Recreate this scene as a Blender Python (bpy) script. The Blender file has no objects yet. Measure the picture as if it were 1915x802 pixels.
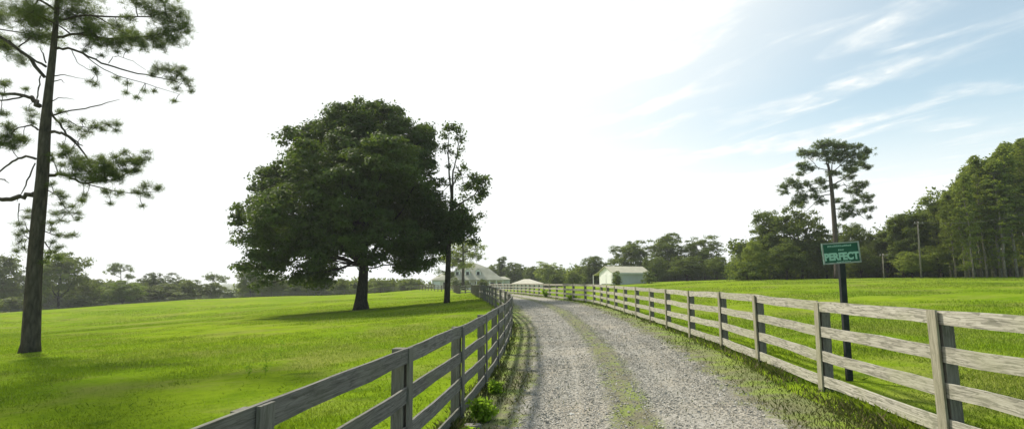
import bpy, math, random
import numpy as np
from mathutils import Vector, noise as mnoise

random.seed(7)
RNG = np.random.default_rng(11)
scene = bpy.context.scene
COL = scene.collection
R = math.radians
EYE = 1.75                      # camera height above the lane's datum
F = 1000.0                      # focal length in photo pixels (1915 wide)
PITCH = math.atan(125.0 / F)
CX, CY = 957.5, 401.0

# ------------------------------------------------------------------ helpers
def P(x, y, Y):
    """photo position (1915 px wide) at forward distance Y -> world point"""
    a = (x - CX) / F
    b = (CY - y) / F
    dx, dy, dz = a, math.cos(PITCH) - b * math.sin(PITCH), math.sin(PITCH) + b * math.cos(PITCH)
    return Vector((dx / dy * Y, Y, dz / dy * Y + EYE))

def PX(x, Y):
    return (x - CX) / (F * 1.0078) * Y

CTL = [
 (-1.31,2.9,-1.97),(-.85,6.5,-1.97),(-.4,12,-1.96),(0,22.5,-1.95),(-1,35,-1.75),(-2,44,-1.68),(-3.6,59,-1.76),(-6.4,87,-1.92),
 (4.4,3,-1.64),(4.5,5.6,-1.63),(4.85,10.6,-1.61),(5.33,18.7,-1.61),(5.6,28,-1.57),(5.8,40,-1.56),(3.1,56,-1.57),(1.7,66,-1.6),(-2,88,-1.75),
 (1.5,0,-1.8),(1.5,3,-1.8),(1.6,6.5,-1.8),(2,10,-1.78),(2.4,15,-1.75),(2.9,22,-1.72),
 (-2,-20,-2),(4,-20,-1.7),(-20,-20,-3),(20,-20,-1.3),(0,-200,-2),(-150,-150,-8),(150,-150,1),(-200,0,-10),(200,0,1),
 (-5,5,-2.2),(-10,10,-2.45),(-20,8,-2.9),(-19.6,22,-2.84),(-40,30,-3.9),(-14.7,52,-2.7),(-6.4,52,-2.08),(-8,25,-2.25),
 (-30,60,-3.7),(-60,70,-5.3),(-15,90,-2.5),(-18.5,120,-2.25),(-37,145,-3.2),(-78,150,-4.8),(-106,140,-7.1),(-124,130,-8.3),
 (-30,190,-2.9),(-15,200,-2.9),(10,200,-2.6),(-80,220,-9),(-150,200,-13),(-200,150,-14),(-60,400,-14),(-300,400,-20),
 (-100,800,-20),(-400,1500,-21),(-2000,3000,-22),(0,1000,-12),(0,3000,-22),(-3000,500,-22),(400,800,-6),(2000,3000,-20),
 (3000,500,-10),(0,6000,-24),(6000,6000,-22),(-6000,6000,-24),(-6000,0,-22),(6000,0,-15),(0,-6000,-20),(6000,-6000,-20),(-6000,-6000,-22),
 (8,8,-1.55),(5.6,8.8,-1.63),(15,10,-1.35),(20,25,-1.1),(12,30,-1.45),(10,50,-1.4),(30,50,-.65),(60,60,0.05),(49,90,.27),(81,85,.68),
 (31,90,-.1),(30,110,-.45),(27,130,-.75),(100,130,.8),(60,150,.4),(20,130,-1.2),(5,110,-1.6),(0,150,-2.1),
]
CTL = np.array(CTL, float)
def warp(x, y):
    return np.stack([np.arcsinh(np.asarray(x, float) / 8.0), np.arcsinh(np.asarray(y, float) / 8.0)], -1)
def _U(d2):
    return np.where(d2 > 1e-12, 0.5 * d2 * np.log(np.maximum(d2, 1e-12)), 0.0)
_W = warp(CTL[:, 0], CTL[:, 1])
_n = len(CTL)
_A = np.zeros((_n + 3, _n + 3))
_A[:_n, :_n] = _U(((_W[:, None] - _W[None]) ** 2).sum(-1)) + np.eye(_n) * 0.002
_A[:_n, _n] = 1; _A[:_n, _n + 1:] = _W
_A[_n, :_n] = 1; _A[_n + 1:, :_n] = _W.T
_c = np.linalg.solve(_A, np.concatenate([CTL[:, 2], np.zeros(3)]))
def terr(x, y):
    """terrain height, vectorised"""
    x = np.atleast_1d(np.asarray(x, float)); y = np.atleast_1d(np.asarray(y, float))
    out = np.empty(x.size)
    xf, yf = x.ravel(), y.ravel()
    for s in range(0, x.size, 40000):
        w = warp(xf[s:s + 40000], yf[s:s + 40000])
        d2 = ((w[:, None, :] - _W[None]) ** 2).sum(-1)
        out[s:s + 40000] = _U(d2) @ _c[:_n] + _c[_n] + w @ _c[_n + 1:]
    return np.clip(out, -26, 6).reshape(x.shape) + EYE
def tz(x, y):
    return float(terr([x], [y])[0])

def nz(x, y, sc, seed=0):
    """cheap smooth 2-d noise in about -1..1, vectorised"""
    r = np.random.default_rng(seed + 100)
    o = np.zeros_like(x)
    for k in range(7):
        a = r.uniform(0, 6.28); f = sc * r.uniform(.6, 1.9); p = r.uniform(0, 6.28)
        o = o + np.sin((x * math.cos(a) + y * math.sin(a)) * f + p + 1.3 * np.sin(f * .7 * (x * math.sin(a) - y * math.cos(a)) + p * 2))
    return o / 3.2

def empty(name, loc, label, cat, group=None, rz=0.0):
    o = bpy.data.objects.new(name, None)
    o.empty_display_size = .3
    COL.objects.link(o)
    o.location = loc
    o.rotation_euler = (0, 0, rz)
    o['label'] = label; o['category'] = cat
    if group: o['group'] = group
    return o

def link_mesh(name, me, mat, parent=None, **props):
    o = bpy.data.objects.new(name, me)
    COL.objects.link(o)
    if mat: me.materials.append(mat)
    if parent: o.parent = parent
    for k, v in props.items(): o[k] = v
    return o

class MB:
    def __init__(s): s.v = []; s.f = []; s.uv = []; s.mi = []
    def face(s, idx, uv=None):
        s.f.append(tuple(idx))
        s.uv.append(uv or [(0, 0)] * len(idx))
    def box(s, c, d, ax=None):
        """c centre, d full dims, ax 3 axes"""
        c = Vector(c)
        ax = ax or (Vector((1, 0, 0)), Vector((0, 1, 0)), Vector((0, 0, 1)))
        b = len(s.v)
        for k in range(8):
            sx, sy, sz = (1 if k & 1 else -1), (1 if k & 2 else -1), (1 if k & 4 else -1)
            s.v.append(c + ax[0] * (sx * d[0] / 2) + ax[1] * (sy * d[1] / 2) + ax[2] * (sz * d[2] / 2))
        for q, (i, j) in (((0, 2, 3, 1), (0, 1)), ((4, 5, 7, 6), (0, 1)), ((0, 1, 5, 4), (0, 2)), ((2, 6, 7, 3), (0, 2)), ((0, 4, 6, 2), (1, 2)), ((1, 3, 7, 5), (1, 2))):
            uv = []
            for k in q:
                cc = ((1 if k & 1 else 0) * d[0], (1 if k & 2 else 0) * d[1], (1 if k & 4 else 0) * d[2])
                uv.append((cc[i], cc[j]))
            s.face([b + k for k in q], uv)
    def poly_prism(s, pts, n, t):
        """pts planar loop, extruded by vector n*t"""
        b = len(s.v); m = len(pts)
        n = Vector(n) * t
        for p in pts: s.v.append(Vector(p))
        for p in pts: s.v.append(Vector(p) + n)
        s.face(list(range(b, b + m))[::-1]); s.face(list(range(b + m, b + 2 * m)))
        for i in range(m):
            j = (i + 1) % m
            s.face([b + i, b + j, b + m + j, b + m + i])
    def tube(s, pts, rad, n=7, cap=True, rough=0.0, seed=0):
        r = random.Random(seed)
        pts = [Vector(p) for p in pts]
        b = len(s.v)
        L = 0.0
        ref = Vector((.31, .17, .93)).normalized()
        for i, p in enumerate(pts):
            t = (pts[min(i + 1, len(pts) - 1)] - pts[max(i - 1, 0)])
            if t.length < 1e-9: t = Vector((0, 0, 1))
            t.normalize()
            u = t.cross(ref if abs(t.dot(ref)) < .95 else Vector((1, 0, 0))).normalized(); w = t.cross(u)
            for k in range(n):
                a = 2 * math.pi * k / n
                rr = rad[i] * (1 + rough * (r.random() - .5) * 2)
                s.v.append(p + u * (rr * math.cos(a)) + w * (rr * math.sin(a)))
        for i in range(len(pts) - 1):
            L2 = L + (pts[i + 1] - pts[i]).length
            for k in range(n):
                k2 = (k + 1) % n
                s.face([b + i * n + k, b + i * n + k2, b + (i + 1) * n + k2, b + (i + 1) * n + k],
                       [(k / n, L), ((k + 1) / n, L), ((k + 1) / n, L2), (k / n, L2)])
            L = L2
        if cap:
            s.face([b + k for k in range(n)][::-1]); e = b + (len(pts) - 1) * n
            s.face([e + k for k in range(n)])
    def mesh(s, name, off=None, smooth=False):
        me = bpy.data.meshes.new(name)
        vv = [(v - off) if off is not None else v for v in s.v]
        me.from_pydata([tuple(v) for v in vv], [], s.f)
        uvl = me.uv_layers.new(name='UVMap')
        flat = [c for f in s.uv for p in f for c in p]
        uvl.data.foreach_set('uv', flat)
        if smooth: me.polygons.foreach_set('use_smooth', [True] * len(me.polygons))
        me.update()
        return me
    def build(s, name, mat, parent=None, rel=True, smooth=False, **props):
        off = Vector(parent.location) if (parent is not None and rel) else None
        return link_mesh(name, s.mesh(name, off, smooth), mat, parent, **props)

def np_mesh(name, verts, nper, attr=None):
    """verts (N*nper,3): N separate polygons of nper corners"""
    N = len(verts) // nper
    me = bpy.data.meshes.new(name)
    me.vertices.add(len(verts)); me.vertices.foreach_set('co', np.ascontiguousarray(verts, dtype=np.float32).ravel())
    me.loops.add(len(verts)); me.loops.foreach_set('vertex_index', np.arange(len(verts), dtype=np.int32))
    me.polygons.add(N)
    me.polygons.foreach_set('loop_start', np.arange(0, N * nper, nper, dtype=np.int32))
    try: me.polygons.foreach_set('loop_total', np.full(N, nper, dtype=np.int32))
    except Exception: pass
    if attr is not None:
        a = me.attributes.new('rnd', 'FLOAT', 'POINT')
        a.data.foreach_set('value', np.repeat(attr, nper).astype(np.float32))
    me.update(calc_edges=True)
    return me

# ------------------------------------------------------------------ materials
class NT:
    def __init__(s, name):
        s.m = bpy.data.materials.new(name); s.m.use_nodes = True
        s.t = s.m.node_tree; s.t.nodes.clear()
        s.out = s.n('ShaderNodeOutputMaterial')
    def n(s, typ, **kw):
        nd = s.t.nodes.new(typ)
        for k, v in kw.items():
            if k.startswith('i_'):
                key = k[2:].replace('_', ' ')
                nd.inputs[key].default_value = v
            else: setattr(nd, k, v)
        return nd
    def l(s, a, b): s.t.links.new(a, b)
    def noise(s, vec, scale, detail=3, rough=.55, dist=0):
        nd = s.n('ShaderNodeTexNoise'); nd.inputs['Scale'].default_value = scale
        nd.inputs['Detail'].default_value = detail; nd.inputs['Roughness'].default_value = rough; nd.inputs['Distortion'].default_value = dist
        if vec is not None: s.l(vec, nd.inputs['Vector'])
        return nd.outputs['Fac']
    def ramp(s, fac, stops, interp='LINEAR'):
        nd = s.n('ShaderNodeValToRGB'); cr = nd.color_ramp; cr.interpolation = interp
        while len(cr.elements) > len(stops): cr.elements.remove(cr.elements[-1])
        while len(cr.elements) < len(stops): cr.elements.new(1)
        for e, (p, c) in zip(cr.elements, stops):
            e.position = p; e.color = (c[0], c[1], c[2], 1) if not isinstance(c, (int, float)) else (c, c, c, 1)
        s.l(fac, nd.inputs['Fac']); return nd.outputs['Color']
    def mix(s, fac, a, b, mode='MIX'):
        nd = s.n('ShaderNodeMix', data_type='RGBA', blend_type=mode)
        for inp, v in ((nd.inputs[0], fac), (nd.inputs[6], a), (nd.inputs[7], b)):
            if isinstance(v, (int, float)): inp.default_value = v
            elif isinstance(v, tuple): inp.default_value = (v[0], v[1], v[2], 1)
            else: s.l(v, inp)
        return nd.outputs[2]
    def math(s, op, a, b=0.0, c=None, clamp=False):
        nd = s.n('ShaderNodeMath', operation=op, use_clamp=clamp)
        for i, v in enumerate((a, b) if c is None else (a, b, c)):
            if isinstance(v, (int, float)): nd.inputs[i].default_value = v
            else: s.l(v, nd.inputs[i])
        return nd.outputs[0]
    def smooth(s, v, lo, hi):
        nd = s.n('ShaderNodeMapRange', interpolation_type='SMOOTHSTEP')
        nd.inputs[1].default_value = lo; nd.inputs[2].default_value = hi
        s.l(v, nd.inputs[0]); return nd.outputs[0]
    def bump(s, h, strength, dist, nrm=None):
        nd = s.n('ShaderNodeBump'); nd.inputs['Strength'].default_value = strength; nd.inputs['Distance'].default_value = dist
        s.l(h, nd.inputs['Height'])
        if nrm is not None: s.l(nrm, nd.inputs['Normal'])
        return nd.outputs[0]
    def bsdf(s, col, rough=.9, nrm=None, metal=0, spec=.3):
        nd = s.n('ShaderNodeBsdfPrincipled')
        if isinstance(col, tuple): nd.inputs['Base Color'].default_value = (*col[:3], 1)
        else: s.l(col, nd.inputs['Base Color'])
        if isinstance(rough, (int, float)): nd.inputs['Roughness'].default_value = rough
        else: s.l(rough, nd.inputs['Roughness'])
        nd.inputs['Metallic'].default_value = metal; nd.inputs['Specular IOR Level'].default_value = spec
        if nrm is not None: s.l(nrm, nd.inputs['Normal'])
        return nd.outputs[0]
    def done(s, sh): s.l(sh, s.out.inputs['Surface']); return s.m

def leaf_mat(name, dark, light, trans, tfac=.35, rough=.6, patch=.25):
    t = NT(name)
    at = t.n('ShaderNodeAttribute', attribute_name='rnd').outputs['Fac']
    oi = t.n('ShaderNodeObjectInfo')
    geo = t.n('ShaderNodeNewGeometry').outputs['Position']
    nn = t.noise(geo, patch, 2)
    f = t.math('ADD', t.math('MULTIPLY', at, .6), t.math('MULTIPLY', t.math('SUBTRACT', nn, .5), 1.1))
    f = t.math('ADD', f, t.math('MULTIPLY', oi.outputs['Random'], .22), clamp=True)
    col = t.mix(f, dark, light)
    d = t.bsdf(col, rough, spec=.1)
    tr = t.n('ShaderNodeBsdfTranslucent')
    t.l(t.mix(.65, col, trans), tr.inputs['Color'])
    mx = t.n('ShaderNodeMixShader'); mx.inputs[0].default_value = tfac
    t.l(d, mx.inputs[1]); t.l(tr.outputs[0], mx.inputs[2])
    return t.done(mx.outputs[0])

def bark_mat(name, c1, c2, sc=6.0):
    t = NT(name)
    tc = t.n('ShaderNodeTexCoord').outputs['Object']
    mp = t.n('ShaderNodeMapping'); mp.inputs['Scale'].default_value = (sc, sc, sc * .25); t.l(tc, mp.inputs['Vector'])
    a = t.noise(mp.outputs[0], 1.6, 5, .65)
    v = t.n('ShaderNodeTexVoronoi', feature='DISTANCE_TO_EDGE'); v.inputs['Scale'].default_value = 1.3; t.l(mp.outputs[0], v.inputs['Vector'])
    h = t.math('ADD', a, t.math('MULTIPLY', v.outputs['Distance'], .6))
    col = t.ramp(h, [(.35, c1), (.95, c2)])
    return t.done(t.bsdf(col, .95, t.bump(h, .9, .05), spec=.1))

def wood_mat(name, dark, mid, light, stain=.5):
    t = NT(name)
    uv = t.n('ShaderNodeUVMap', uv_map='UVMap').outputs[0]
    mp = t.n('ShaderNodeMapping'); mp.inputs['Scale'].default_value = (1.2, 42, 1); t.l(uv, mp.inputs['Vector'])
    g = t.noise(mp.outputs[0], 1.5, 5, .7, .4)
    mp2 = t.n('ShaderNodeMapping'); mp2.inputs['Scale'].default_value = (3.4, 20, 1); t.l(uv, mp2.inputs['Vector'])
    st = t.noise(mp2.outputs[0], 1.6, 4, .65, .8)
    mp3 = t.n('ShaderNodeMapping'); mp3.inputs['Scale'].default_value = (.8, 1.5, 1); t.l(uv, mp3.inputs['Vector'])
    big = t.noise(mp3.outputs[0], 1.2, 2)
    col = t.ramp(g, [(.3, dark), (.48, mid), (.72, light)])
    col = t.mix(t.math('MULTIPLY', t.smooth(st, .47, .62), stain), col, (dark[0] * .55, dark[1] * .6, dark[2] * .5))
    col = t.mix(t.math('MULTIPLY', t.smooth(big, .45, .7), .4), col, (mid[0] * .9, mid[1] * .98, mid[2] * .72))
    oi = t.n('ShaderNodeObjectInfo').outputs['Random']
    col = t.mix(t.math('MULTIPLY', oi, .28), col, (dark[0] * 1.1, dark[1] * 1.08, dark[2]))
    h = t.math('ADD', g, t.math('MULTIPLY', st, .4))
    return t.done(t.bsdf(col, .85, t.bump(h, .6, .008), spec=.2))

def plain(name, c, rough=.7, metal=0, nsc=2.0, amt=.25, spec=.3, emis=None):
    t = NT(name)
    tc = t.n('ShaderNodeTexCoord').outputs['Object']
    a = t.noise(tc, nsc, 4)
    col = t.mix(t.smooth(a, .3, .7), tuple(x * (1 - amt) for x in c), tuple(min(1, x * (1 + amt * .4)) for x in c))
    return t.done(t.bsdf(col, rough, metal=metal, spec=spec))

def grass_color(t, geo):
    n1 = t.noise(geo, .09, 3)
    n2 = t.noise(geo, .8, 3, .6)
    n3 = t.noise(geo, 5.0, 4, .65)
    mp = t.n('ShaderNodeMapping'); mp.inputs['Location'].default_value = (31, 7, 0); t.l(geo, mp.inputs['Vector'])
    n4 = t.noise(mp.outputs[0], .22, 4, .6)
    col = t.mix(t.smooth(n1, .35, .65), (.148, .236, .013), (.215, .295, .018))
    col = t.mix(t.math('MULTIPLY', t.smooth(n2, .42, .68), .5), col, (.095, .17, .008))
    col = t.mix(t.math('MULTIPLY', t.smooth(n4, .5, .66), .55), col, (.2, .2, .06))
    col = t.mix(t.math('MULTIPLY', t.smooth(n3, .45, .7), .35), col, (.06, .11, .01))
    mt = t.n('ShaderNodeMapping'); mt.inputs['Scale'].default_value = (.55, 1.1, 1); t.l(geo, mt.inputs['Vector'])
    v = t.n('ShaderNodeTexVoronoi'); v.inputs['Scale'].default_value = .8; v.inputs['Randomness'].default_value = 1; t.l(mt.outputs[0], v.inputs['Vector'])
    tm = t.math('ADD', v.outputs['Distance'], t.math('MULTIPLY', t.noise(geo, 2.5, 3), .5))
    sc_ = t.n('ShaderNodeSeparateColor'); t.l(v.outputs['Color'], sc_.inputs[0])
    tuft = t.math('MULTIPLY', t.math('SUBTRACT', 1.0, t.smooth(tm, .32, .5)), t.smooth(sc_.outputs[0], .45, .7))
    col = t.mix(t.math('MULTIPLY', tuft, .6), col, (.045, .095, .01))
    strk = t.noise(mt.outputs[0], .5, 5, .7)
    col = t.mix(t.math('MULTIPLY', t.smooth(strk, .48, .64), .5), col, (.225, .24, .06))
    t.tuft = tuft
    return col, n2, n3

def make_ground_mat():
    t = NT('pasture grass')
    geo = t.n('ShaderNodeNewGeometry').outputs['Position']
    col, n2, n3 = grass_color(t, geo)
    tuft = t.tuft
    # distant country: darker, patchwork woods
    sep = t.n('ShaderNodeSeparateXYZ'); t.l(geo, sep.inputs[0])
    far = t.smooth(sep.outputs[1], 220, 420)
    n6 = t.noise(geo, .006, 4, .6)
    fcol = t.mix(t.smooth(n6, .4, .55), (.1, .14, .04), (.03, .055, .02))
    col = t.mix(far, col, fcol)
    f1 = t.noise(geo, 28, 3, .7); h = t.math('ADD', t.math('MULTIPLY', n3, .8), t.math('ADD', t.math('MULTIPLY', f1, .35), t.math('MULTIPLY', tuft, .5)))
    return t.done(t.bsdf(col, .85, t.bump(h, .8, .12), spec=0))

def make_road_mat():
    t = NT('gravel lane')
    geo = t.n('ShaderNodeNewGeometry').outputs['Position']
    gcol, n2, n3 = grass_color(t, geo)
    s = t.n('ShaderNodeAttribute', attribute_name='across').outputs['Fac']     # 0..1 across the gravel
    e = t.n('ShaderNodeAttribute', attribute_name='edge').outputs['Fac']       # metres inside the gravel edge
    w1 = t.noise(geo, 1.1, 4, .6); w2 = t.noise(geo, 6.0, 3, .7)
    wob = t.math('ADD', t.math('MULTIPLY', t.math('SUBTRACT', w1, .5), 1.1), t.math('MULTIPLY', t.math('SUBTRACT', w2, .5), .8))
    edge = t.smooth(t.math('ADD', e, wob), -.12, .22)
    md = t.math('ABSOLUTE', t.math('SUBTRACT', s, .495))
    med = t.smooth(t.math('ADD', md, t.math('MULTIPLY', wob, .1)), .065, .125)
    grav = t.math('MULTIPLY', edge, med)
    # stones
    v = t.n('ShaderNodeTexVoronoi'); v.inputs['Scale'].default_value = 24; t.l(geo, v.inputs['Vector'])
    v2 = t.n('ShaderNodeTexVoronoi'); v2.inputs['Scale'].default_value = 60; t.l(geo, v2.inputs['Vector'])
    sp = t.n('ShaderNodeSeparateColor'); t.l(v.outputs['Color'], sp.inputs[0])
    sp2 = t.n('ShaderNodeSeparateColor'); t.l(v2.outputs['Color'], sp2.inputs[0])
    stone = t.ramp(sp.outputs[0], [(0, (.17, .165, .14)), (.3, (.25, .243, .21)), (.75, (.31, .3, .265)), (1, (.42, .41, .38))])
    stone2 = t.ramp(sp2.outputs[1], [(0, (.15, .14, .115)), (.5, (.25, .235, .2)), (1, (.37, .35, .31))])
    stone = t.mix(.45, stone, stone2)
    tint = t.noise(geo, .7, 3)
    stone = t.mix(t.math('MULTIPLY', t.smooth(tint, .4, .7), .35), stone, (.3, .25, .17))
    # dusty lighter wheel lines
    stone = t.mix(t.math('MULTIPLY', t.smooth(t.noise(geo, 2.2, 4), .5, .7), .25), stone, (.33, .31, .26))
    dirt = t.mix(t.noise(geo, 3, 4), (.19, .17, .12), (.095, .1, .05))
    near_e = t.math('MAXIMUM', t.smooth(e, -.9, -.1), t.math('MULTIPLY', t.smooth(e, .3, .7), 1.0))
    vg = t.mix(t.math('ADD', t.math('MULTIPLY', t.smooth(t.noise(geo, 1.7, 4, .65), .38, .6), .55), t.math('MULTIPLY', near_e, .5), clamp=True), gcol, dirt)
    col = t.mix(grav, vg, stone)
    hst = t.math('MULTIPLY', t.math('SUBTRACT', 1.0, v.outputs['Distance']), grav)
    h = t.math('ADD', hst, t.math('MULTIPLY', t.noise(geo, 30, 3, .7), .5))
    return t.done(t.bsdf(col, .9, t.bump(h, .7, .03), spec=.2))

M = {}
M['ground'] = make_ground_mat()
M['road'] = make_road_mat()
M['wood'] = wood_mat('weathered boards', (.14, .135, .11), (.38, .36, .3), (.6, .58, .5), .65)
M['woodShade'] = wood_mat('shaded grey boards', (.07, .067, .06), (.17, .165, .15), (.29, .28, .255), .5)  # left fence: grey wood, its lane-side shade deepened in the colour
M['postw'] = wood_mat('post wood', (.08, .075, .065), (.16, .15, .13), (.26, .245, .21), .4)
M['batten'] = wood_mat('batten wood', (.15, .14, .095), (.26, .245, .18), (.38, .36, .28), .3)
M['oldrail'] = wood_mat('old field rails', (.07, .06, .045), (.15, .135, .11), (.26, .24, .2), .4)
M['bark'] = bark_mat('oak bark', (.018, .016, .012), (.075, .065, .05))
M['pbark'] = bark_mat('pine bark', (.035, .03, .024), (.12, .1, .08), 5)
M['gbark'] = bark_mat('pale bark', (.12, .11, .085), (.34, .31, .25), 5)
M['oak'] = leaf_mat('oak leaves', (.016, .038, .013), (.09, .135, .03), (.2, .29, .03), .33)
M['broad'] = leaf_mat('broad leaves', (.022, .044, .012), (.12, .16, .035), (.3, .38, .035), .4, patch=.3)
M['pale'] = leaf_mat('pale leaves', (.035, .055, .02), (.1, .135, .045), (.2, .26, .05), .35, patch=.2)
M['bright'] = leaf_mat('bright leaves', (.07, .12, .015), (.17, .24, .03), (.3, .4, .03), .4, patch=.2)
M['needle'] = leaf_mat('pine needles', (.035, .06, .025), (.12, .16, .05), (.26, .34, .06), .42)
M['plant'] = leaf_mat('slender tree leaves', (.05, .085, .018), (.23, .28, .055), (.42, .5, .06), .5, patch=.3)
M['weed'] = leaf_mat('weed leaves', (.12, .2, .02), (.2, .32, .03), (.35, .55, .04), .55, patch=1.0)

def verge_mat():
    t = NT('dull verge blades')
    geo = t.n('ShaderNodeNewGeometry').outputs['Position']
    at = t.n('ShaderNodeAttribute', attribute_name='rnd').outputs['Fac']
    col = t.mix(at, (.045, .07, .012), (.12, .125, .04))
    col = t.mix(t.smooth(t.noise(geo, 1.3, 3), .45, .65), col, (.085, .12, .02))
    col = t.mix(t.smooth(at, .82, .95), col, (.2, .17, .09))
    d = t.bsdf(col, .7, spec=.15)
    tr = t.n('ShaderNodeBsdfTranslucent'); t.l(col, tr.inputs['Color'])
    mx = t.n('ShaderNodeMixShader'); mx.inputs[0].default_value = .35
    t.l(d, mx.inputs[1]); t.l(tr.outputs[0], mx.inputs[2])
    return t.done(mx.outputs[0])
M['vblade'] = verge_mat()

def grass_mat():
    t = NT('grass blades')
    geo = t.n('ShaderNodeNewGeometry').outputs['Position']
    col, n2, n3 = grass_color(t, geo)
    at = t.n('ShaderNodeAttribute', attribute_name='rnd').outputs['Fac']
    col = t.mix(t.smooth(at, -.1, .5), (.06, .115, .007), col)
    col = t.mix(t.smooth(at, .8, 1.0), col, (.3, .29, .11))
    d = t.bsdf(col, .6, spec=.2)
    tr = t.n('ShaderNodeBsdfTranslucent'); t.l(t.mix(.5, col, (.24, .34, .01)), tr.inputs['Color'])
    mx = t.n('ShaderNodeMixShader'); mx.inputs[0].default_value = .45
    t.l(d, mx.inputs[1]); t.l(tr.outputs[0], mx.inputs[2])
    return t.done(mx.outputs[0])
M['blade'] = grass_mat()

def stone_mat():
    t = NT('gravel stones')
    at = t.n('ShaderNodeAttribute', attribute_name='rnd').outputs['Fac']
    geo = t.n('ShaderNodeNewGeometry').outputs['Position']
    col = t.ramp(at, [(0, (.16, .155, .13)), (.35, (.255, .248, .215)), (.88, (.335, .325, .29)), (1, (.56, .55, .51))])
    col = t.mix(.25, col, t.ramp(t.noise(geo, 60, 3), [(.3, (.2, .19, .17)), (.7, (.5, .47, .42))]))
    return t.done(t.bsdf(col, .85, spec=.25))
M['stone'] = stone_mat()

# ------------------------------------------------------------------ ground
LF = [(-2.75,-6),(-2.05,-1.6),(-1.72,.6),(-1.31,2.9),(-1.0,5.3),(-.72,7.8),(-.49,10.2),(-.33,12.5),(-.22,14.8),(-.13,17.2),(-.05,19.7),(0,22.5),(-.06,25),(-.26,28),(-.6,31.5),(-1,35),(-1.5,39.5),(-2.0,44),(-2.75,52),(-3.6,59),(-4.9,72),(-6.4,87)]
RF = [(4.45,-6),(4.42,.7),(4.42,3.2),(4.45,5.7),(4.62,8.2),(4.82,10.7),(5.08,13.2),(5.2,15.9),(5.33,18.7),(5.43,21.3),(5.5,24),(5.6,28),(5.72,32),(5.8,36),(5.75,40),(5.0,43.5),(4.6,46),(4.2,48.5),(3.8,51),(3.1,56),(1.7,66),(.2,75),(-2,88),(-4.3,100)]
EL = [(-8,-.5),(1,-.38),(6.2,-.15),(8,.08),(10,.34),(12.5,.52),(15,.65),(22,.9),(28,.85),(33,.65),(40,.3),(48,-.2),(56,-1.1),(66,-2.3),(88,-5.0),(120,-8.3),(160,-13),(186,-16)]
ER = [(-8,2.9),(1,2.95),(6.2,3.15),(8,3.32),(10,3.62),(15,4.15),(22,4.6),(28,4.8),(33,4.9),(40,4.6),(48,3.6),(56,2.3),(66,.8),(88,-2.7),(120,-5.6),(160,-10),(186,-12)]
def interp(tab, y):
    t = np.array(tab); return np.interp(y, t[:, 0], t[:, 1])
def roadL(y):
    return (interp(EL, y) + interp(EL, y - 1.5) + interp(EL, y + 1.5)) / 3
def roadR(y):
    return (interp(ER, y) + interp(ER, y - 1.5) + interp(ER, y + 1.5)) / 3

def make_ground():
    def axis(lo, hi, near, k):
        pos = [0.0]; s = near
        while pos[-1] < hi: pos.append(pos[-1] + s); s = max(near, pos[-1] * k)
        neg = [0.0]; s = near
        while neg[-1] > lo: neg.append(neg[-1] - s); s = max(near, -neg[-1] * k)
        return np.array(sorted(set(pos + neg)))
    xs = axis(-6500, 6500, .5, .035); ys = axis(-600, 6500, .5, .035)
    X, Y = np.meshgrid(xs, ys)
    Z = terr(X, Y)
    # undulation
    d = np.hypot(X, Y)
    Z = Z + nz(X, Y, .9, 3) * .025 * np.clip(d / 10, 0, 1) * (d < 200) + nz(X, Y, .25, 4) * .06 * np.clip(d / 30, 0, 1) * (d < 400)
    l, r = roadL(Y), roadR(Y)
    ins = np.clip(np.minimum(X - l + .95, r - X + .95) / .25, 0, 1) * (Y < 186)
    Zr = terr(X, Y)
    Z = np.where(ins > 0, Z * (1 - ins) + (Zr - .07) * ins, Z)
    ny, nx = X.shape
    V = np.stack([X, Y, Z], -1).reshape(-1, 3)
    i = np.arange(ny * nx).reshape(ny, nx)
    Q = np.stack([i[:-1, :-1], i[:-1, 1:], i[1:, 1:], i[1:, :-1]], -1).reshape(-1, 4)
    me = bpy.data.meshes.new('ground')
    me.from_pydata(V.tolist(), [], Q.tolist())
    me.polygons.foreach_set('use_smooth', [True] * len(me.polygons))
    link_mesh('ground', me, M['ground'], kind='structure')

def make_road():
    ys = [-8.0]
    while ys[-1] < 186: ys.append(ys[-1] + max(.25, ys[-1] * .02))
    ys = np.array(ys); ns = 25
    l, r = roadL(ys) - 1.0, roadR(ys) + 1.0
    T = np.linspace(0, 1, ns)
    X = l[:, None] + (r - l)[:, None] * T[None]
    Y = np.repeat(ys[:, None], ns, 1)
    Z = terr(X, Y) + .012
    rl, rr = roadL(Y), roadR(Y)
    S = (X - rl) / (rr - rl)
    E = np.minimum(X - rl, rr - X)
    rut = np.exp(-((S - .25) / .1) ** 2) + np.exp(-((S - .75) / .1) ** 2)
    Z = Z - rut * .035 + np.exp(-((S - .495) / .06) ** 2) * .03 + nz(X, Y, 2.2, 9) * .008
    edge = (T < .001) | (T > .999)
    Z[:, edge] -= .05
    V = np.stack([X, Y, Z], -1).reshape(-1, 3)
    i = np.arange(X.size).reshape(X.shape)
    Q = np.stack([i[:-1, :-1], i[:-1, 1:], i[1:, 1:], i[1:, :-1]], -1).reshape(-1, 4)
    me = bpy.data.meshes.new('road')
    me.from_pydata(V.tolist(), [], Q.tolist())
    for nm, A in (('across', S), ('edge', E)):
        a = me.attributes.new(nm, 'FLOAT', 'POINT'); a.data.foreach_set('value', A.ravel().astype(np.float32))
    me.polygons.foreach_set('use_smooth', [True] * len(me.polygons))
    link_mesh('road', me, M['road'], kind='structure')

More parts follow.
